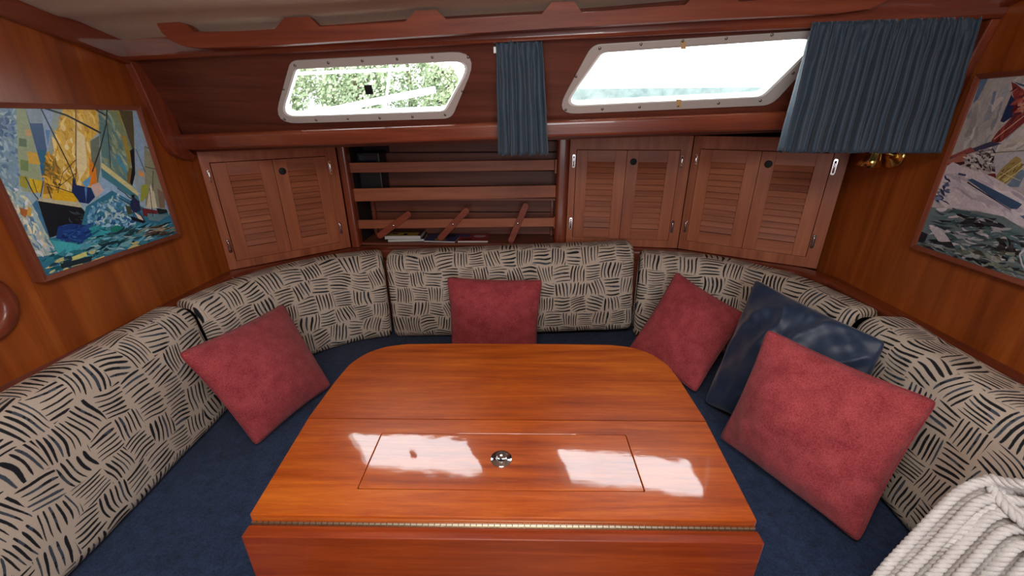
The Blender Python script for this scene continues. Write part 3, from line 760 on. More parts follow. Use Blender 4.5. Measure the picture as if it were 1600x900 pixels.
cushion('long patterned back cushion along the left bulkhead, below the left picture', [(-1.045, .10), (-1.065, .60), (-1.085, .95), (-1.100, 1.236)], .135, .425, .442, .055, seed=1)
cushion('curved patterned back cushion in the left corner behind the red pillow', [(-1.090, 1.232), (-1.052, 1.40), (-.975, 1.565), (-.84, 1.690), (-.668, 1.752)], .135, .420, .442, .055, seed=2)
cushion('straight patterned back cushion in the middle, sitting slightly crooked below the open shelves', [(-.665, 1.757), (-.3, 1.765), (.1, 1.778), (.510, 1.795)], .135, .425, .456, .055, tilt=math.radians(-2.2), seed=3)
cushion('curved patterned back cushion in the right corner behind red and navy pillows', [(.512, 1.793), (.70, 1.758), (.85, 1.665), (.955, 1.51), (1.005, 1.250)], .135, .415, .442, .055, seed=4)
cushion('long patterned back cushion along the right bulkhead, next to the rope', [(1.005, 1.235), (.985, .95), (.97, .60), (.96, .10)], .150, .425, .442, .060, seed=5)

# ================================================================== PILLOWS
def pillow(name, label, cor, T, m, mp, pull=.055, wr=.005, seed=0, group=None, N=40, up=None, cat='pillow', pil=True):
    """cor: four corners (bottom left, bottom right, top right, top left)"""
    c = [Vector(p) for p in cor]; ctr = sum(c, Vector()) / 4
    nrm = (c[1] - c[0]).cross(c[3] - c[0]).normalized()
    if nrm.dot(CAM - ctr) < 0: nrm = -nrm
    th = thing(name, label, cat, (ctr.x, ctr.y, min(p.z for p in c)), 0, group)
    def P(u, v, sgn):
        eu = u * (1 - pull * (1 - v * v) ** .8 * abs(u) ** 1.5); ev = v * (1 - pull * (1 - u * u) ** .8 * abs(v) ** 1.5)
        cr_ = 1 - .035 * (u * u * v * v) ** 6; eu *= cr_; ev *= cr_
        a, b = (eu + 1) / 2, (ev + 1) / 2
        q = c[0] * (1 - a) * (1 - b) + c[1] * a * (1 - b) + c[2] * a * b + c[3] * (1 - a) * b
        g = max((1 - u * u) * (1 - v * v), 0.0)
        h = T * (.62 * g ** .40 + .55 * g ** 1.1) * (.93 + .12 * noise.noise((u * 1.4 + seed, v * 1.4, seed)))
        # wrinkles running from the corners and edges
        ed = (1 - g) ** 1.0
        ang = math.atan2(v, u)
        w = wr * (noise.noise((math.cos(ang) * 5 + seed * 3, math.sin(ang) * 5, max(abs(u), abs(v)) * 1.2 + sgn)) * ed
                  + .6 * noise.noise((u * 4 + seed, v * 4, 2.0 * sgn)))
        if wr > .015:
            rg = 1 - abs(2 * noise.noise((u * .5 + v * .35 + 5.1, v * 1.5 - u * 1.9, sgn)))
            w += .022 * rg ** 2 - .008 + .003 * noise.noise(((u + v) * 3.0, (u - v) * 1.0, 9))
        w *= min(1.0, g * 6)
        return q + nrm * sgn * (h + w) 
    mb = MB(); ids = {}
    us = [math.sin(PI / 2 * (-1 + 2 * i / N)) * .35 + (-1 + 2 * i / N) * .65 for i in range(N + 1)]
    vs = []; fs = []
    for s_ in (1, -1):
        for j in range(N + 1):
            for i in range(N + 1):
                edge = i in (0, N) or j in (0, N)
                if edge and s_ == -1: ids[(i, j, -1)] = ids[(i, j, 1)]; continue
                ids[(i, j, s_)] = len(vs); vs.append(P(us[i], us[j], s_))
        for j in range(N):
            for i in range(N):
                f = [ids[(i, j, s_)], ids[(i + 1, j, s_)], ids[(i + 1, j + 1, s_)], ids[(i, j + 1, s_)]]
                fs.append(tuple(f) if s_ == 1 else tuple(reversed(f)))
    mb.add(vs, fs, True); obj('pillow_cover', mb, m, th)
    if pil:
        loop = [P(us[i], -1, 1) for i in range(N)] + [P(1, us[j], 1) for j in range(N)] + [P(us[N - i], 1, 1) for i in range(N)] + [P(-1, us[N - j], 1) for j in range(N)]
        obj('seam_piping', MB().tube(loop, .0026, 6, closed=True), mp, th)
    return th
PG = 'red scatter pillows on the settee'
# left pillow
pillow('scatter_pillow', 'red pillow standing on its corner at the left, against the left corner cushion', [at_z(400, 697, .458), at_z(518, 602, .475), at_y(443, 474, 1.50), at_x(276, 552, -1.03)], .080, M['red'], M['redp'], seed=1, group=PG)
pillow('scatter_pillow', 'red pillow upright at the centre of the settee behind the table', [at_y(706, 562, 1.62), at_y(838, 562, 1.62), at_y(848, 437, 1.70), at_y(698, 433, 1.70)], .070, M['red'], M['redp'], seed=2, group=PG, pull=.05)
pillow('scatter_pillow', 'red pillow at the right half hidden behind the navy satin pillow', [at_z(1087, 614, .462), at_y(1168, 492, 1.53), at_y(1057, 424, 1.70), at_y(982, 545, 1.57)], .070, M['red'], M['redp'], seed=3, group=PG)
pillow('satin_pillow', 'navy satin pillow leaning in the right corner behind the front red pillow', [at_z(1098, 628, .470), Vector((.90, .94, .485)), at_x(1388, 534, .985), at_y(1180, 434, 1.47)], .085, M['satin'], M['satin'], seed=4, wr=.0155, pull=.045, pil=False, N=56)
pillow('scatter_pillow', 'large red pillow at the right in front of the navy satin pillow', [at_z(1124, 684, .475), at_z(1342, 850, .460), at_x(1468, 627, .955), at_y(1199, 513, 1.11)], .088, M['red'], M['redp'], seed=5, group=PG, wr=.008)

# ================================================================== CURTAINS
def curtain(name, label, x0t, x1t, x0b, x1b, yt, zt0, zt1, zb0, zb1, folds, amp, seed, grp, hem=True, yb=None):
    rnd = random.Random(seed); th = thing(name, label, 'curtain', ((x0t + x1t) / 2, yt, zb0), 0, grp)
    nx = folds * 14; nz = 34; vs = []
    ph = [rnd.uniform(.45, 1.6) for _ in range(folds + 2)]; acc = [0]
    for k in ph[:folds]: acc.append(acc[-1] + k)
    tot = acc[-1]
    amps = [rnd.uniform(.55, 1.3) for _ in range(folds + 2)]
    ybb = yb if yb is not None else yt
    for j in range(nz + 1):
        v = j / nz
        for i in range(nx + 1):
            u = i / nx; s_ = u * tot; k = 0
            while k < folds - 1 and acc[k + 1] < s_: k += 1
            loc_ = (s_ - acc[k]) / ph[k]
            sway = .25 * math.sin(3 * v + seed + k * .7) * v
            a = math.cos(2 * PI * (loc_ + .10 * sway))
            A_ = amp * lerp(amps[k], amps[k + 1], loc_) * (.22 + .98 * v ** .7)
            x = lerp(lerp(x0t, x1t, u), lerp(x0b, x1b, u), v ** .9) + .003 * noise.noise((u * 9, v * 3, seed))
            x += amp * .35 * math.sin(2 * PI * loc_ * 2) * (.4 + .6 * v) * .5
            zt = lerp(zt0, zt1, u); zb = lerp(zb0, zb1, u) + .004 * math.sin(2 * PI * loc_)
            gath = .35 * amp * noise.noise((u * folds * 2.2, v * 9, seed)) * math.exp(-v * 5)
            y = lerp(yt, ybb, v) - .006 - A_ * (.5 + .5 * a) + gath + .003 * noise.noise((u * 14, v * 4, seed + 5))
            vs.append((x, y, lerp(zt, zb, v)))
    fs = [(j * (nx + 1) + i, j * (nx + 1) + i + 1, (j + 1) * (nx + 1) + i + 1, (j + 1) * (nx + 1) + i) for j in range(nz) for i in range(nx)]
    mb = MB(); mb.add(vs, fs, True); o = obj('cloth', mb, M['curtain'], th, recalc=False)
    sl = o.modifiers.new('thickness', 'SOLIDIFY'); sl.thickness = .0012; sl.offset = 0
    return th
cg = 'blue curtains hung below the headliner'
c1 = curtain('window_curtain', 'narrow blue curtain bunched between the two windows', -.104, .030, -.104, .058, 1.390, 1.655, 1.660, 1.338, 1.340, 6, .030, 3, cg, yb=1.425)
c2 = curtain('window_curtain', 'wide blue pleated curtain drawn over the right end of the right window', .752, 1.185, .735, 1.192, 1.335, 1.683, 1.69, 1.352, 1.350, 21, .027, 8, cg)
obj('curtain_glide', MB().box((-.112, 1.392, 1.628), (-.103, 1.400, 1.645)), M['white'], c1, bevel=.001)
# curtain track
for k, (x0, x1) in enumerate(((-1.20, 1.20),)):
    A, B = PT(x0), PT(x1)
    mb = MB().tube([A + Vector((0, -.020, .018)), B + Vector((0, -.020, .018))], .004, 6)
    struct('trim_10', mb, M['alu'])

# ================================================================== BRASS LAMP
lm = thing('brass_wall_lamp', 'small brass reading lamp on the right bulkhead just below the wide curtain', 'lamp', (XR, 1.57, 1.30))
obj('wall_plate', MB().lathe([(.045, 0), (.045, .004), (.038, .012), (.018, .016), (.012, .022)], at_x(1398, 243, XR), -X3, 28), M['brass'], lm)
LP = at_x(1398, 243, XR - .02); LS = at_x(1362, 250, XR - .085)
obj('arm', MB().tube(smooth_path([LP, LP + Vector((-.03, .01, .012)), LS + Vector((.03, -.03, .045)), LS + Vector((0, 0, .05))], 6), .006, 8), M['brass'], lm)
obj('lamp_shade', MB().lathe([(.010, .055), (.016, .050), (.018, .025), (.024, .004), (.036, -.022), (.033, -.022), (.021, .002), (.014, .012), (.001, .02)], LS, Vector((.10, -.10, 1)), 28), M['brass'], lm)

# ================================================================== PAINTINGS
def clip_poly(pts, cl):
    ar = sum(cl[i - 1][0] * cl[i][1] - cl[i][0] * cl[i - 1][1] for i in range(len(cl))); sg = 1 if ar > 0 else -1
    for i in range(len(cl)):
        a, b = cl[i - 1], cl[i]; out = []
        sd = lambda p: sg * ((b[0] - a[0]) * (p[1] - a[1]) - (b[1] - a[1]) * (p[0] - a[0]))
        for j in range(len(pts)):
            p, q = pts[j - 1], pts[j]; dp, dq = sd(p), sd(q)
            if (dp >= 0) != (dq >= 0): t = dp / (dp - dq); out.append((p[0] + (q[0] - p[0]) * t, p[1] + (q[1] - p[1]) * t))
            if dq >= 0: out.append(q)
        pts = out
        if len(pts) < 3: return []
    return pts
def col_mesh(name, polys, place, material, parent, lift, cl):
    vs = []; fs = []; cs = []; ev = 0
    for n, (pts, c) in enumerate(polys):
        pts = clip_poly(pts, cl)
        if len(pts) < 3: continue
        b = len(vs); tr = tessellate_polygon([[Vector((p[0], p[1], 0)) for p in pts]])
        for p in pts: vs.append(place(p[0], p[1]) + lift * (n * 1.2e-6))
        for t in tr: fs.append(tuple(b + i for i in t)); cs.append(c)
    mb = MB(); mb.add(vs, fs); o = obj(name, mb, material, parent, recalc=False)
    ca = o.data.color_attributes.new('Col', 'FLOAT_COLOR', 'CORNER'); k = 0
    for f, c in zip(o.data.polygons, cs):
        for _ in range(f.loop_total): ca.data[k].color = rgb(*c); k += 1
    return o
def inside(p, poly):
    x, y = p; c = False; n = len(poly)
    for i in range(n):
        x1, y1 = poly[i - 1]; x2, y2 = poly[i]
        if (y1 > y) != (y2 > y) and x < (x2 - x1) * (y - y1) / (y2 - y1) + x1: c = not c
    return c
def strokes(out, region, cols, n, L, wd, ang, jit, rnd, clip):
    xs = [p[0] for p in region]; ys_ = [p[1] for p in region]; k = 0; tries = 0
    while k < n and tries < n * 30:
        tries += 1
        p = (rnd.uniform(min(xs), max(xs)), rnd.uniform(min(ys_), max(ys_)))
        if not inside(p, region): continue
        a = ang + rnd.gauss(0, jit); l = L * rnd.uniform(.5, 1.4); w = wd * rnd.uniform(.5, 1.4); bend = rnd.uniform(-.35, .35)
        top = []; bot = []
        for s_ in (-1, -.4, .2, .7, 1):
            cx = p[0] + math.cos(a + bend * s_) * l * s_ / 2; cy = p[1] + math.sin(a + bend * s_) * l * s_ / 2
            ww = w / 2 * (1 - abs(s_) ** 3 * .8); nx_, ny_ = -math.sin(a), math.cos(a)
            top.append((cx + nx_ * ww, cy + ny_ * ww)); bot.append((cx - nx_ * ww, cy - ny_ * ww))
        pts = top + bot[::-1]
        if all(inside(q_, clip) for q_ in pts):
            c = rnd.choice(cols); d = rnd.randint(-14, 14)
            out.append((pts, tuple(max(0, min(255, v + d)) for v in c))); k += 1
def line(out, pts, w, c):
    for a, b in zip(pts, pts[1:]):
        a, b = Vector(a), Vector(b); d = (b - a).normalized(); n_ = Vector((-d.y, d.x)) * w / 2
        out.append(([tuple(a + n_), tuple(b + n_), tuple(b - n_), tuple(a - n_)], c))
def picture(name, label, x, sgn, y0, y1, z0, z1, fw, dep, build, clip_px, place):
    th = thing(name, label, 'picture', (x, (y0 + y1) / 2, z0), 0, None)
    fr_ = MB()
    def rail(a, b, c, d, m_):
        mb = MB(); f = x + sgn * dep; r_ = x + sgn * .0005
        vs = [(f, *a), (f, *b), (f - sgn * .004, *c), (f - sgn * .004, *d), (r_, *a), (r_, *b), (r_, *c), (r_, *d)]
        mb.add(vs, [(0, 1, 2, 3), (7, 6, 5, 4), (0, 1, 5, 4), (1, 2, 6, 5), (2, 3, 7, 6), (3, 0, 4, 7)])
        obj('frame_rail', mb, m_, th, bevel=.001)
    rail((y0, z0), (y1, z0), (y1 - fw, z0 + fw), (y0 + fw, z0 + fw), M['frame'])
    rail((y0, z1), (y1, z1), (y1 - fw, z1 - fw), (y0 + fw, z1 - fw), M['frame'])
    rail((y0, z0), (y0, z1), (y0 + fw, z1 - fw), (y0 + fw, z0 + fw), M['frame_z'])
    rail((y1, z0), (y1, z1), (y1 - fw, z1 - fw), (y1 - fw, z0 + fw), M['frame_z'])
    cx = x + sgn * (dep - .008)
    obj('backing', MB().box((min(cx, x + sgn * .001), y0 + .004, z0 + .004), (max(cx, x + sgn * .001), y1 - .004, z1 - .004)), M['paper'], th)
    return th, cx + sgn * .0003
# --- left painting: racing yachts in a swell
th, cx = picture('framed_painting', 'framed painting of yachts with yellow sails in blue waves on the left bulkhead', XL, 1, .940, 1.396, 1.062, 1.492, .013, .034, None, None, None)
rnd = random.Random(11); P = []
clip = [(-110, 150), (221, 175), (283, 364), (75, 426), (20, 318), (-110, 60)]
clip = [(-45, 158), (-20, 163), (220, 175.5), (284, 364), (75, 426.5), (2, 288), (-30, 225)]
P.append((clip, (150, 176, 190)))
def A_(pts, c): P.append((pts, c))
A_([(-40, 165), (36, 168), (37, 300), (10, 310), (-40, 210)], (120, 150, 168))
strokes(P, [(-20, 170), (36, 170), (38, 290), (8, 300), (-20, 240)], [(108, 138, 166), (146, 172, 184), (90, 124, 158), (160, 184, 188)], 120, 12, 5, .8, .5, rnd, clip)
strokes(P, [(2, 190), (32, 188), (30, 216), (4, 216)], [(78, 104, 140), (92, 120, 160)], 30, 9, 5, .3, .6, rnd, clip)
A_([(35, 169), (52, 171), (74, 290), (70, 300), (42, 298), (36, 250)], (150, 164, 130))
A_([(48, 171), (72, 171), (81, 236), (74, 282), (66, 240)], (68, 96, 132)); A_([(48, 171), (73, 171), (76, 196), (56, 196)], (140, 158, 170)); A_([(66, 236), (81, 236), (76, 278), (71, 262)], (36, 100, 134))
A_([(74, 172), (92, 173), (88, 214), (82, 236), (78, 200)], (148, 168, 196)); A_([(79, 206), (87, 206), (83, 230)], (96, 136, 188))
for q_, c in [([(50, 238), (66, 240), (71, 258), (53, 256)], (206, 166, 64)), ([(48, 205), (57, 206), (58, 216), (49, 214)], (196, 158, 108)), ([(38, 218), (50, 220), (50, 232), (38, 230)], (98, 120, 96)), ([(40, 250), (52, 252), (52, 268), (40, 266)], (112, 136, 84)), ([(52, 278), (73, 282), (72, 300), (56, 300)], (214, 178, 32)), ([(38, 274), (50, 276), (50, 294), (38, 290)], (160, 152, 52))]: A_(q_, c)
# yellow sail
A_([(107, 171), (160, 173), (163, 208), (148, 222), (152, 250), (150, 290), (126, 312), (72, 308), (80, 262), (92, 225)], (216, 178, 84))
A_([(92, 175), (107, 171), (96, 225), (88, 246), (84, 236)], (148, 164, 158))
strokes(P, [(107, 173), (158, 175), (160, 206), (146, 224), (148, 280), (126, 306), (96, 300), (92, 230)], [(232, 198, 112), (208, 166, 52), (196, 150, 40), (238, 212, 150), (222, 182, 60)], 150, 16, 4.5, 1.25, .35, rnd, clip)
A_([(128, 205), (140, 215), (143, 262), (130, 282), (125, 250)], (230, 212, 160))
A_([(80, 238), (92, 246), (102, 268), (96, 300), (74, 302)], (178, 128, 32)); strokes(P, [(80, 240), (92, 248), (101, 270), (92, 300), (76, 300)], [(206, 160, 52), (150, 112, 34), (226, 178, 60), (112, 96, 40)], 40, 14, 3, .9, .4, rnd, clip)
A_([(90, 296), (130, 298), (124, 315), (88, 312)], (218, 172, 24))
A_([(148, 222), (162, 214), (163, 262), (158, 290), (150, 262)], (110, 120, 104)); A_([(146, 246), (156, 262), (158, 288), (146, 290)], (220, 130, 34))
# green grey sail
A_([(162, 173), (196, 175), (218, 250), (210, 290), (166, 255), (162, 210)], (112, 136, 122))
strokes(P, [(163, 176), (194, 177), (214, 248), (206, 284), (168, 252)], [(134, 156, 134), (96, 124, 116), (150, 162, 132), (88, 128, 132), (124, 142, 112)], 110, 20, 4, 1.05, .15, rnd, clip)
A_([(180, 176), (194, 177), (212, 246), (208, 262), (198, 220)], (158, 138, 60)); A_([(178, 178), (190, 178), (204, 214), (196, 214)], (122, 138, 104))
A_([(186, 240), (194, 244), (205, 268), (203, 272), (190, 256)], (80, 140, 158)); A_([(163, 192), (174, 200), (178, 250), (166, 246)], (92, 128, 126))
A_([(193, 176), (214, 177), (217, 232), (214, 262), (212, 232)], (84, 76, 52)); A_([(209, 236), (217, 232), (219, 262), (212, 289), (208, 284), (212, 262)], (24, 24, 34)); A_([(207, 262), (212, 262), (208, 286), (203, 282)], (118, 100, 48))
# far right sky & sails
A_([(215, 176), (221, 176), (283, 362), (262, 330), (225, 300), (217, 290)], (148, 166, 172)); A_([(216, 180), (222, 184), (232, 228), (230, 262), (219, 262)], (142, 170, 196)); A_([(231, 230), (241, 240), (262, 300), (262, 322), (232, 318)], (142, 144, 120))
A_([(240, 286), (246, 300), (250, 322), (233, 322)], (206, 200, 170)); A_([(222, 266), (228, 268), (232, 275), (223, 274)], (226, 160, 88)); A_([(250, 292), (262, 300), (264, 322), (254, 322)], (126, 108, 92)); A_([(226, 288), (236, 286), (236, 300), (228, 312), (224, 312)], (150, 156, 60)); A_([(262, 304), (270, 312), (272, 326), (262, 326)], (120, 150, 180))
# boom and deck
A_([(164, 254), (168, 256), (212, 290), (222, 300), (220, 304), (164, 262)], (204, 196, 140)); A_([(164, 262), (220, 304), (224, 314), (166, 282)], (66, 126, 140)); A_([(166, 276), (214, 308), (210, 325), (176, 312), (160, 300)], (146, 178, 208))
# hull black
A_([(65, 311), (132, 321), (140, 330), (134, 352), (100, 362), (82, 368)], (14, 20, 28)); A_([(64, 308), (130, 314), (134, 322), (65, 312)], (190, 184, 150)); A_([(56, 318), (64, 310), (83, 368), (78, 364)], (64, 116, 152))
strokes(P, [(118, 328), (140, 332), (132, 356), (108, 360)], [(36, 44, 56), (54, 70, 84)], 16, 10, 3, .4, .4, rnd, clip)
# mid blue figures at the bow
A_([(120, 276), (126, 288), (148, 292), (154, 306), (144, 316), (130, 314), (118, 298)], (22, 42, 92)); A_([(134, 284), (148, 274), (146, 288), (140, 292)], (96, 156, 200)); A_([(148, 288), (160, 284), (168, 296), (156, 306)], (206, 178, 170)); A_([(138, 292), (142, 292), (140, 314)], (80, 130, 190))
# sea
sea = [(20, 318), (48, 300), (60, 320), (82, 368), (132, 354), (146, 318), (190, 300), (232, 322), (274, 330), (283, 362), (75, 425), (56, 390)]
A_([(30, 334), (60, 330), (84, 368), (130, 358), (140, 320), (180, 296), (230, 322), (272, 330), (282, 363), (75, 425)], (48, 116, 144))
A_([(4, 288), (40, 296), (58, 320), (80, 366), (96, 392), (62, 396), (46, 372)], (170, 184, 178))
strokes(P, [(8, 292), (40, 296), (58, 322), (80, 368), (90, 388), (60, 394), (40, 356)], [(196, 200, 178), (150, 180, 186), (206, 208, 214), (110, 152, 168), (92, 130, 160), (214, 206, 170)], 100, 14, 4, 1.0, .4, rnd, clip)
A_([(37, 322), (50, 326), (46, 338), (38, 332)], (166, 98, 44)); A_([(50, 320), (56, 324), (54, 336), (48, 334)], (200, 162, 74))
strokes(P, [(84, 372), (132, 362), (150, 340), (200, 345), (232, 352), (180, 384), (100, 402)], [(30, 132, 140), (46, 150, 160), (24, 92, 110), (60, 160, 176)], 120, 22, 4, -.25, .3, rnd, clip)
strokes(P, [(146, 322), (190, 304), (214, 326), (212, 352), (170, 352), (140, 346)], [(64, 128, 176), (110, 164, 196), (150, 190, 206), (38, 86, 140), (92, 140, 150), (172, 198, 200)], 190, 9, 4, .3, .9, rnd, clip)
A_([(96, 350), (116, 346), (140, 348), (148, 362), (132, 376), (108, 372), (92, 368)], (20, 58, 120)); strokes(P, [(96, 352), (116, 346), (142, 350), (146, 362), (130, 374), (104, 372)], [(26, 70, 140), (16, 46, 104), (44, 92, 156)], 40, 12, 3, -.3, .3, rnd, clip)
A_([(84, 371), (104, 373), (132, 378), (124, 388), (96, 392)], (64, 168, 180))
A_([(176, 352), (188, 348), (200, 352), (196, 358), (180, 364)], (24, 120, 108))
strokes(P, [(132, 372), (200, 354), (270, 344), (280, 358), (160, 392), (140, 388)], [(84, 148, 168), (40, 96, 104), (150, 178, 180), (24, 60, 70), (96, 168, 196), (60, 130, 140)], 130, 26, 3.2, -.32, .12, rnd, clip)
strokes(P, [(76, 396), (150, 384), (212, 372), (240, 372), (78, 424)], [(24, 100, 116), (110, 166, 176), (16, 60, 76), (190, 186, 130), (60, 140, 156)], 90, 18, 5, -.28, .25, rnd, clip)
A_([(116, 396), (138, 388), (140, 394), (118, 402)], (198, 200, 120)); A_([(146, 402), (166, 394), (168, 398), (146, 405)], (222, 184, 120)); A_([(98, 406), (148, 394), (146, 402), (100, 414)], (22, 44, 54))
strokes(P, [(226, 352), (278, 346), (281, 360), (228, 366)], [(84, 62, 50), (26, 40, 44), (150, 140, 110)], 34, 18, 2, -.25, .1, rnd, clip)
# crew, far hull
A_([(226, 322), (252, 326), (246, 336), (228, 334)], (110, 40, 48)); A_([(208, 312), (214, 306), (222, 312), (224, 326), (214, 330), (208, 322)], (28, 44, 84)); A_([(200, 318), (208, 320), (212, 330), (204, 332)], (66, 74, 56)); A_([(210, 302), (215, 302), (214, 308), (210, 307)], (34, 28, 28)); A_([(214, 328), (224, 334), (230, 344), (222, 341)], (226, 200, 186)); A_([(208, 334), (232, 342), (228, 345), (210, 340)], (18, 24, 32))
A_([(248, 322), (264, 324), (268, 328), (252, 332)], (22, 40, 44)); A_([(234, 330), (268, 332), (252, 342), (236, 340)], (96, 132, 140))
# rigging lines
dk_ = (46, 52, 58)
for pts, w in [([(72, 173), (116, 262), (124, 284)], 1.6), ([(70, 171), (112, 184), (164, 210)], 2.6), ([(126, 172), (125, 270), (122, 290)], 1.0), ([(152, 172), (172, 184)], 2.4), ([(174, 176), (173, 196), (162, 236), (150, 268)], 1.8), ([(174, 196), (178, 250), (178, 262)], 1.0), ([(46, 276), (58, 300), (66, 310)], 1.4), ([(58, 280), (64, 300)], 1.0), ([(74, 282), (69, 306)], 1.4), ([(78, 286), (120, 300)], 1.1), ([(80, 290), (86, 308)], 1.6), ([(125, 250), (104, 270), (96, 300)], .9), ([(125, 270), (96, 292)], .9), ([(218, 234), (232, 268)], .9), ([(232, 260), (250, 264)], .9), ([(232, 230), (240, 234)], .9), ([(244, 266), (243, 296)], .8), ([(238, 292), (243, 336)], .9), ([(190, 306), (206, 316), (226, 324)], 1.4), ([(200, 300), (188, 292)], 1.2), ([(212, 312), (230, 342)], 1.2), ([(222, 313), (206, 306), (200, 300)], 1.4)]:
    line(P, pts, w, dk_)
line(P, [(262, 318), (268, 332)], .7, (200, 200, 190))
strokes(P, [(272, 360), (279, 359), (280, 363), (273, 365)], [(40, 44, 44)], 6, 2.2, .5, 1.2, .4, rnd, clip)
def fit(x, bl, tr, rect):
    a, b = at_x(*bl, x), at_x(*tr, x); y0, y1, z0, z1 = rect
    def f(px, py):
        q = at_x(px, py, x); return Vector((x, lerp(y0, y1, (q.y - a.y) / (b.y - a.y)), lerp(z0, z1, (q.z - a.z) / (b.z - a.z))))
    return f
col_mesh('painting', P, fit(cx, (75, 426), (220, 175.5), (.952, 1.384, 1.0735, 1.4805)), M['paint'], th, X3, [(-45, 158), (220, 175.5), (284, 364), (75, 426.5), (-20, 245)])
# --- right painting: white yacht heeling with a red sail
th, cx = picture('framed_painting', 'framed painting of a white yacht with a red sail on the right bulkhead', XR, -1, .80, 1.306, 1.062, 1.552, .013, .034, None, None, None)
P = []; rnd = random.Random(4)
clip = [(1524, 121), (1700, 98), (1760, 330), (1760, 490), (1600, 431), (1424.5, 379)]
P.append(([(1526, 110), (1720, 80), (1760, 330), (1760, 520), (1600, 445), (1420, 390)], (160, 152, 150)))
strokes(P, [(1526, 124), (1690, 104), (1640, 200), (1440, 260), (1470, 240)], [(168, 160, 156), (150, 144, 144), (176, 170, 166), (132, 134, 142)], 130, 34, 7, -1.15, .12, rnd, clip)
A_([(1524, 122), (1536, 120), (1520, 152), (1512, 160)], (88, 108, 134)); A_([(1544, 140), (1549, 138), (1544, 160), (1540, 158)], (110, 122, 146))
# red sail
A_([(1572, 123), (1580, 126), (1600, 142), (1640, 150), (1640, 160), (1600, 178), (1556, 216), (1540, 217), (1548, 204), (1572, 178), (1576, 150)], (112, 44, 42))
A_([(1582, 144), (1592, 142), (1598, 158), (1592, 170), (1582, 168)], (178, 128, 108)); A_([(1572, 142), (1577, 150), (1574, 176), (1560, 186), (1555, 184), (1564, 162)], (34, 44, 74)); A_([(1584, 128), (1600, 138), (1660, 150), (1640, 128), (1600, 118)], (182, 176, 176)); A_([(1574, 122), (1600, 128), (1600, 132), (1586, 128)], (60, 76, 100))
strokes(P, [(1574, 128), (1598, 146), (1600, 172), (1552, 214), (1548, 208), (1576, 178)], [(134, 56, 52), (92, 32, 34), (150, 74, 66), (74, 34, 42)], 44, 16, 3.5, -.8, .25, rnd, clip)
A_([(1478, 242), (1540, 216), (1558, 218), (1530, 228), (1490, 242), (1476, 248)], (52, 54, 78)); A_([(1476, 242), (1510, 226), (1516, 232), (1484, 244)], (130, 66, 60))
# second sail
A_([(1600, 178), (1680, 170), (1700, 226), (1600, 226), (1545, 236), (1560, 216)], (172, 166, 162)); strokes(P, [(1600, 182), (1680, 176), (1690, 222), (1600, 224), (1556, 232)], [(186, 180, 174), (156, 152, 152), (170, 160, 150)], 60, 24, 5, -.6, .15, rnd, clip)
A_([(1472, 248), (1500, 236), (1508, 238), (1498, 248), (1474, 256)], (150, 92, 80)); A_([(1470, 254), (1500, 248), (1500, 252), (1474, 262)], (58, 28, 34))
strokes(P, [(1500, 238), (1548, 226), (1548, 264), (1500, 256)], [(64, 60, 66), (190, 184, 180), (120, 112, 112), (40, 36, 42)], 90, 7, 3, .4, .8, rnd, clip)
A_([(1546, 236), (1600, 228), (1680, 220), (1700, 300), (1600, 300), (1548, 262)], (162, 158, 164)); strokes(P, [(1600, 232), (1690, 228), (1690, 290), (1598, 290)], [(186, 180, 180), (110, 122, 136), (84, 104, 130), (170, 150, 140)], 50, 12, 4, .6, .6, rnd, clip)
A_([(1550, 268), (1556, 258), (1580, 236), (1588, 240), (1590, 254), (1574, 272), (1560, 282), (1549, 276)], (142, 124, 74)); strokes(P, [(1556, 262), (1580, 240), (1588, 252), (1566, 276), (1552, 274)], [(112, 84, 50), (168, 150, 92), (128, 120, 64)], 24, 12, 2.5, -.8, .2, rnd, clip)
A_([(1536, 266), (1548, 264), (1550, 276), (1538, 272)], (96, 36, 44)); A_([(1588, 256), (1596, 260), (1584, 284), (1564, 284)], (96, 114, 132))
# hull
A_([(1470, 258), (1482, 250), (1494, 255), (1545, 270), (1600, 300), (1700, 350), (1700, 380), (1640, 352), (1592, 345), (1520, 322), (1470, 320), (1452, 300)], (186, 178, 184))
strokes(P, [(1484, 262), (1545, 274), (1600, 306), (1600, 340), (1520, 318), (1480, 316)], [(196, 188, 192), (176, 168, 178), (166, 158, 172)], 60, 26, 6, .5, .2, rnd, clip)
A_([(1505, 276), (1512, 274), (1590, 310), (1582, 318), (1572, 318), (1540, 300)], (50, 74, 104)); A_([(1505, 279), (1572, 319), (1573, 321), (1504, 281)], (24, 26, 44)); A_([(1491, 266), (1503, 268), (1501, 271), (1490, 269)], (46, 60, 90)); A_([(1586, 328), (1604, 326), (1604, 332), (1594, 334)], (70, 90, 120))
strokes(P, [(1462, 276), (1476, 270), (1474, 312), (1452, 310), (1456, 290)], [(58, 74, 104), (94, 104, 130), (150, 148, 160), (44, 52, 76)], 26, 10, 4, .5, .5, rnd, clip)
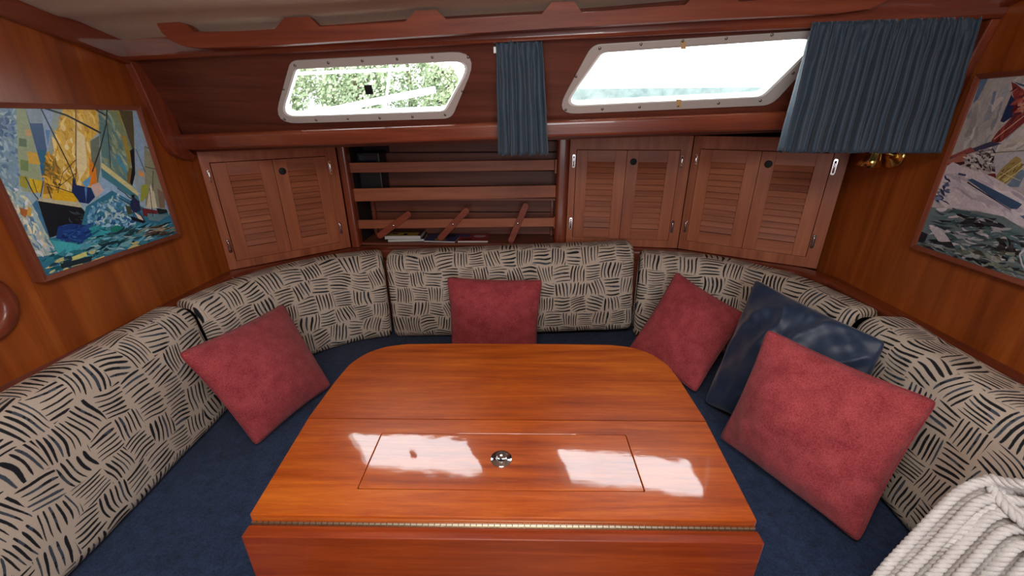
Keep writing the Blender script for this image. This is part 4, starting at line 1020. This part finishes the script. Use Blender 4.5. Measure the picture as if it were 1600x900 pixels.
# sea
A_([(1446, 320), (1470, 322), (1520, 324), (1560, 330), (1600, 352), (1760, 380), (1760, 520), (1600, 446), (1415, 392), (1426, 376)], (92, 106, 110))
strokes(P, [(1446, 322), (1516, 326), (1600, 356), (1680, 380), (1680, 440), (1600, 428), (1430, 378)], [(44, 56, 62), (150, 152, 158), (88, 112, 118), (24, 30, 38), (176, 168, 174), (70, 94, 100), (60, 84, 88)], 330, 24, 4.2, .12, .22, rnd, clip)
strokes(P, [(1490, 336), (1530, 334), (1560, 346), (1490, 348)], [(18, 22, 30), (34, 40, 48)], 16, 22, 4, .1, .12, rnd, clip)
strokes(P, [(1552, 364), (1592, 370), (1588, 392), (1550, 384)], [(20, 20, 26), (40, 44, 44)], 22, 12, 6, .3, .4, rnd, clip)
A_([(1446, 352), (1458, 350), (1472, 362), (1482, 376), (1460, 372)], (174, 164, 170)); A_([(1434, 358), (1444, 362), (1438, 376), (1428, 374)], (22, 28, 36)); A_([(1452, 374), (1480, 372), (1486, 382), (1450, 380)], (26, 32, 38))
strokes(P, [(1490, 384), (1570, 386), (1600, 410), (1600, 428), (1500, 398)], [(90, 98, 88), (60, 64, 56), (140, 142, 140), (110, 116, 104)], 44, 16, 5, .3, .3, rnd, clip)
strokes(P, [(1426, 376), (1460, 378), (1600, 420), (1600, 440), (1424, 386)], [(36, 46, 52), (130, 138, 142), (70, 88, 92), (24, 30, 36), (96, 104, 92)], 90, 20, 4, .28, .12, rnd, [(1500, 90), (1760, 90), (1760, 500), (1600, 442), (1418, 388)])
A_([(1588, 380), (1600, 372), (1640, 378), (1650, 440), (1606, 426), (1594, 406)], (120, 138, 150)); line(P, [(1602, 372), (1586, 388), (1590, 404), (1604, 424)], 3, (170, 172, 176))
for pts, w, c in [([(1600, 168), (1546, 212)], 1.0, (206, 160, 130)), ([(1536, 234), (1600, 226)], .8, (40, 40, 50)), ([(1590, 244), (1552, 272)], .9, (206, 196, 150)), ([(1596, 250), (1558, 280)], .9, (206, 196, 150)), ([(1556, 262), (1588, 274)], .7, (206, 196, 150))]: line(P, pts, w, c)
_r0 = at_x(1600, 431, cx)
_q = at_x(1424.5, 379, cx); _t = at_x(1524, 121, cx)
def fit_r(px, py):
    q = at_x(px, py, cx); zb_ = _q.z + (_r0.z - _q.z) * (q.y - _q.y) / (_r0.y - _q.y); _t2 = at_x(1600, 110, cx)
    zt_ = _t.z + (_t2.z - _t.z) * (q.y - _t.y) / (_t2.y - _t.y); kz = (q.z - zb_) / (zt_ - zb_)
    return Vector((cx, q.y + (1.295 - (_q.y + _t.y) / 2), lerp(1.0735, 1.5405, kz)))
col_mesh('painting', P, fit_r, M['paint'], th, -X3, [(1526, 117), (1700, 84), (1760, 330), (1760, 484), (1600, 437), (1424, 384)])

# ================================================================== ROPE
rnd = random.Random(3)
base = [(1322, 985), (1345, 938), (1378, 893), (1422, 846), (1468, 798), (1500, 768), (1536, 752), (1580, 757), (1625, 772), (1668, 800)]
ctrl = []
NR = 27
for i in range(NR):
    lo = 17.0 * i; hi = 16.0 * i
    row = []
    for k, (a, b) in enumerate(base):
        t = k / 9.0; off = lerp(lo, hi, min(t * 1.6, 1.0))
        ux, uy = (.80, .45) if k < 3 else ((.68, .66) if k < 6 else (.60, .78))
        d = .840 - .0055 * i + (.010 if i % 2 else -.006) + rnd.uniform(-.003, .003) - .10 * max(t - .35, 0)
        if i % 5 == 3 and 3 < k < 7: d -= .012
        wob = 5.0 * math.sin(i * 2.3 + k * .9)
        row.append(at_d(a + ux * off + wob * .5, b + uy * off - wob * .4, d))
    ctrl.append(row)
path = []
for i, row in enumerate(ctrl):
    path += row
    if i < NR - 1:
        nx_ = ctrl[i + 1][0]; e = row[-1]; jt = .012 * (i % 4)
        path += [e + Vector((.004, -.05, -.09)), Vector((.93, .40 + jt, .50 + jt)), Vector((.80, .36 + jt, .47 + jt)), nx_ + Vector((-.0, -.05, -.06))]
path = smooth_path(path, 9)
def rope_mesh(path, R=.0092, pitch=.036, sg=6):
    ds = [0.0]
    for a, b in zip(path, path[1:]): ds.append(ds[-1] + (b - a).length)
    n = int(ds[-1] / .0042); pts = []; j = 0
    for i in range(n + 1):
        s_ = ds[-1] * i / n
        while j < len(ds) - 2 and ds[j + 1] < s_: j += 1
        pts.append(path[j].lerp(path[j + 1], (s_ - ds[j]) / max(ds[j + 1] - ds[j], 1e-9)))
    mb = MB(); up = None; fr_ = []
    for i, p in enumerate(pts):
        t = (pts[min(i + 1, n)] - pts[max(i - 1, 0)]).normalized()
        if up is None: up = t.orthogonal().normalized()
        up = (up - t * up.dot(t)).normalized(); fr_.append((p, up.copy(), t.cross(up)))
    for k in range(3):
        st = []
        for i, (p, u, w) in enumerate(fr_):
            a = 2 * PI * (i * ds[-1] / n / pitch + k / 3); st.append(p + (u * math.cos(a) + w * math.sin(a)) * R * .54)
        mb.tube(st, R * .54, sg)
    return mb
rp_ = thing('mooring_rope', 'coiled hank of white twisted mooring rope lying on the right of the settee', 'rope', (.86, .55, .441))
obj('coils', rope_mesh(path), M['rope'], rp_, recalc=False)
for k in range(3):
    o_ = 13 * k
    tl_ = smooth_path([at_d(1655 + o_, 772 + o_, .725), at_d(1612 + o_, 758 + o_ * .5, .742), at_d(1572 + o_, 754 + o_ * .3, .775), at_d(1545 + o_, 748 + o_ * .4, .80), at_d(1556 + o_ * 1.2, 772 + o_ * .6, .792), at_d(1586 + o_ * 1.2, 806 + o_, .765), at_d(1640 + o_, 850 + o_ * 2, .74)], 8)
    obj('crossing_turn', rope_mesh(tl_), M['rope'], rp_, recalc=False)
# slack lower turns that carry the pile
inn = []
for i in range(5):
    z = .452 + .018 * i
    for a in range(12):
        t = 2 * PI * a / 12
        inn.append(Vector((.84 + .075 * math.cos(t), .56 + .06 * math.sin(t), z + .018 * a / 12)))
obj('lower_turns', rope_mesh(smooth_path(inn, 3)), M['rope'], rp_, recalc=False)

# ================================================================== OUTSIDE
struct('harbour_water', MB().box((-60, 2.8, .0), (60, 120, .02)), M['water'])['label'] = 'harbour water outside'
struct('side_deck', dk, M['white'])['label'] = 'white side deck outside the windows'
def tree(label, x, y, h, w, seed, grp='trees on the bank beyond the left window'):
    rnd = random.Random(seed); th = thing('bank_tree', label, 'tree', (x, y, .02), 0, grp)
    obj('trunk', MB().tube([(x, y, .02), (x + .2, y, h * .35), (x, y + .1, h * .7)], [.28, .2, .1], 7), M['bark'], th)
    mb = MB()
    for k in range(5200):
        a, b, r = rnd.uniform(0, 2 * PI), rnd.uniform(-1, 1), rnd.uniform(.55, 1.0) ** .5
        r *= .8 + .35 * noise.noise((math.cos(a) * 1.6 + seed, math.sin(a) * 1.6, b * 2))
        c = Vector((x + w * r * math.cos(a) * math.sqrt(1 - b * b), y + w * .6 * r * math.sin(a) * math.sqrt(1 - b * b), h * .56 + h * .45 * r * b))
        s_ = rnd.uniform(.05, .17); n_ = Vector((rnd.gauss(0, 1), rnd.gauss(0, 1), rnd.gauss(0, 1))).normalized(); u = n_.orthogonal().normalized() * s_; v = n_.cross(u)
        mb.add([c - u, c - v * .6, c + u, c + v * .6], [(0, 1, 2, 3)])
    o = obj('foliage', mb, M['leafg'], th, recalc=False); o['kind'] = 'stuff'
tl = ['green tree nearest the left edge of the left window', 'green tree around the black square in the left window', 'small pale tree toward the right end of the left window',
      'taller tree behind at the far left of the left window', 'taller tree behind, left of the black square', 'taller tree behind, right of the black square']
for i, (x, y, h, w) in enumerate([(-14.3, 24.5, 6.2, 2.4), (-9.6, 24.5, 5.8, 2.2), (-5.0, 25, 4.4, 1.5), (-20.0, 31, 8.6, 3.2), (-14.0, 31, 8.8, 2.9), (-8.4, 31, 7.6, 2.6)]): tree(tl[i], x, y, h, w, i + 1)
# boom, rail and stays of the boat moored alongside
bt = thing('neighbour_boat', 'white boat moored alongside with boom and lifelines seen through the left window', 'boat', (-4, 6.5, 0))
obj('hull', MB().plate([[(-9, 0), (3, 0), (3.6, 1.0), (-9.6, 1.1)]], Vector((0, 6.6, .02)), X3, Z3, Y3, 2.2), M['white'], bt, bevel=.08)
a, b = at_y(462, 183, 6.4), at_y(680, 140, 6.4); obj('boom', MB().tube([a, b], .045, 8), M['white'], bt)
a, b = at_y(440, 116, 6.0), at_y(640, 108, 6.0); obj('lifeline', MB().tube([a, b], .02, 6), M['white'], bt)
a, b = at_y(601, 178, 6.3), at_y(612, 84, 6.3); obj('stay', MB().tube([a, b], .02, 6), M['white'], bt)
bkh = struct('far_bank', MB().box((3.5, 44, .02), (27, 50, 4.0)), M['bank']); bkh['label'] = 'low far bank outside'
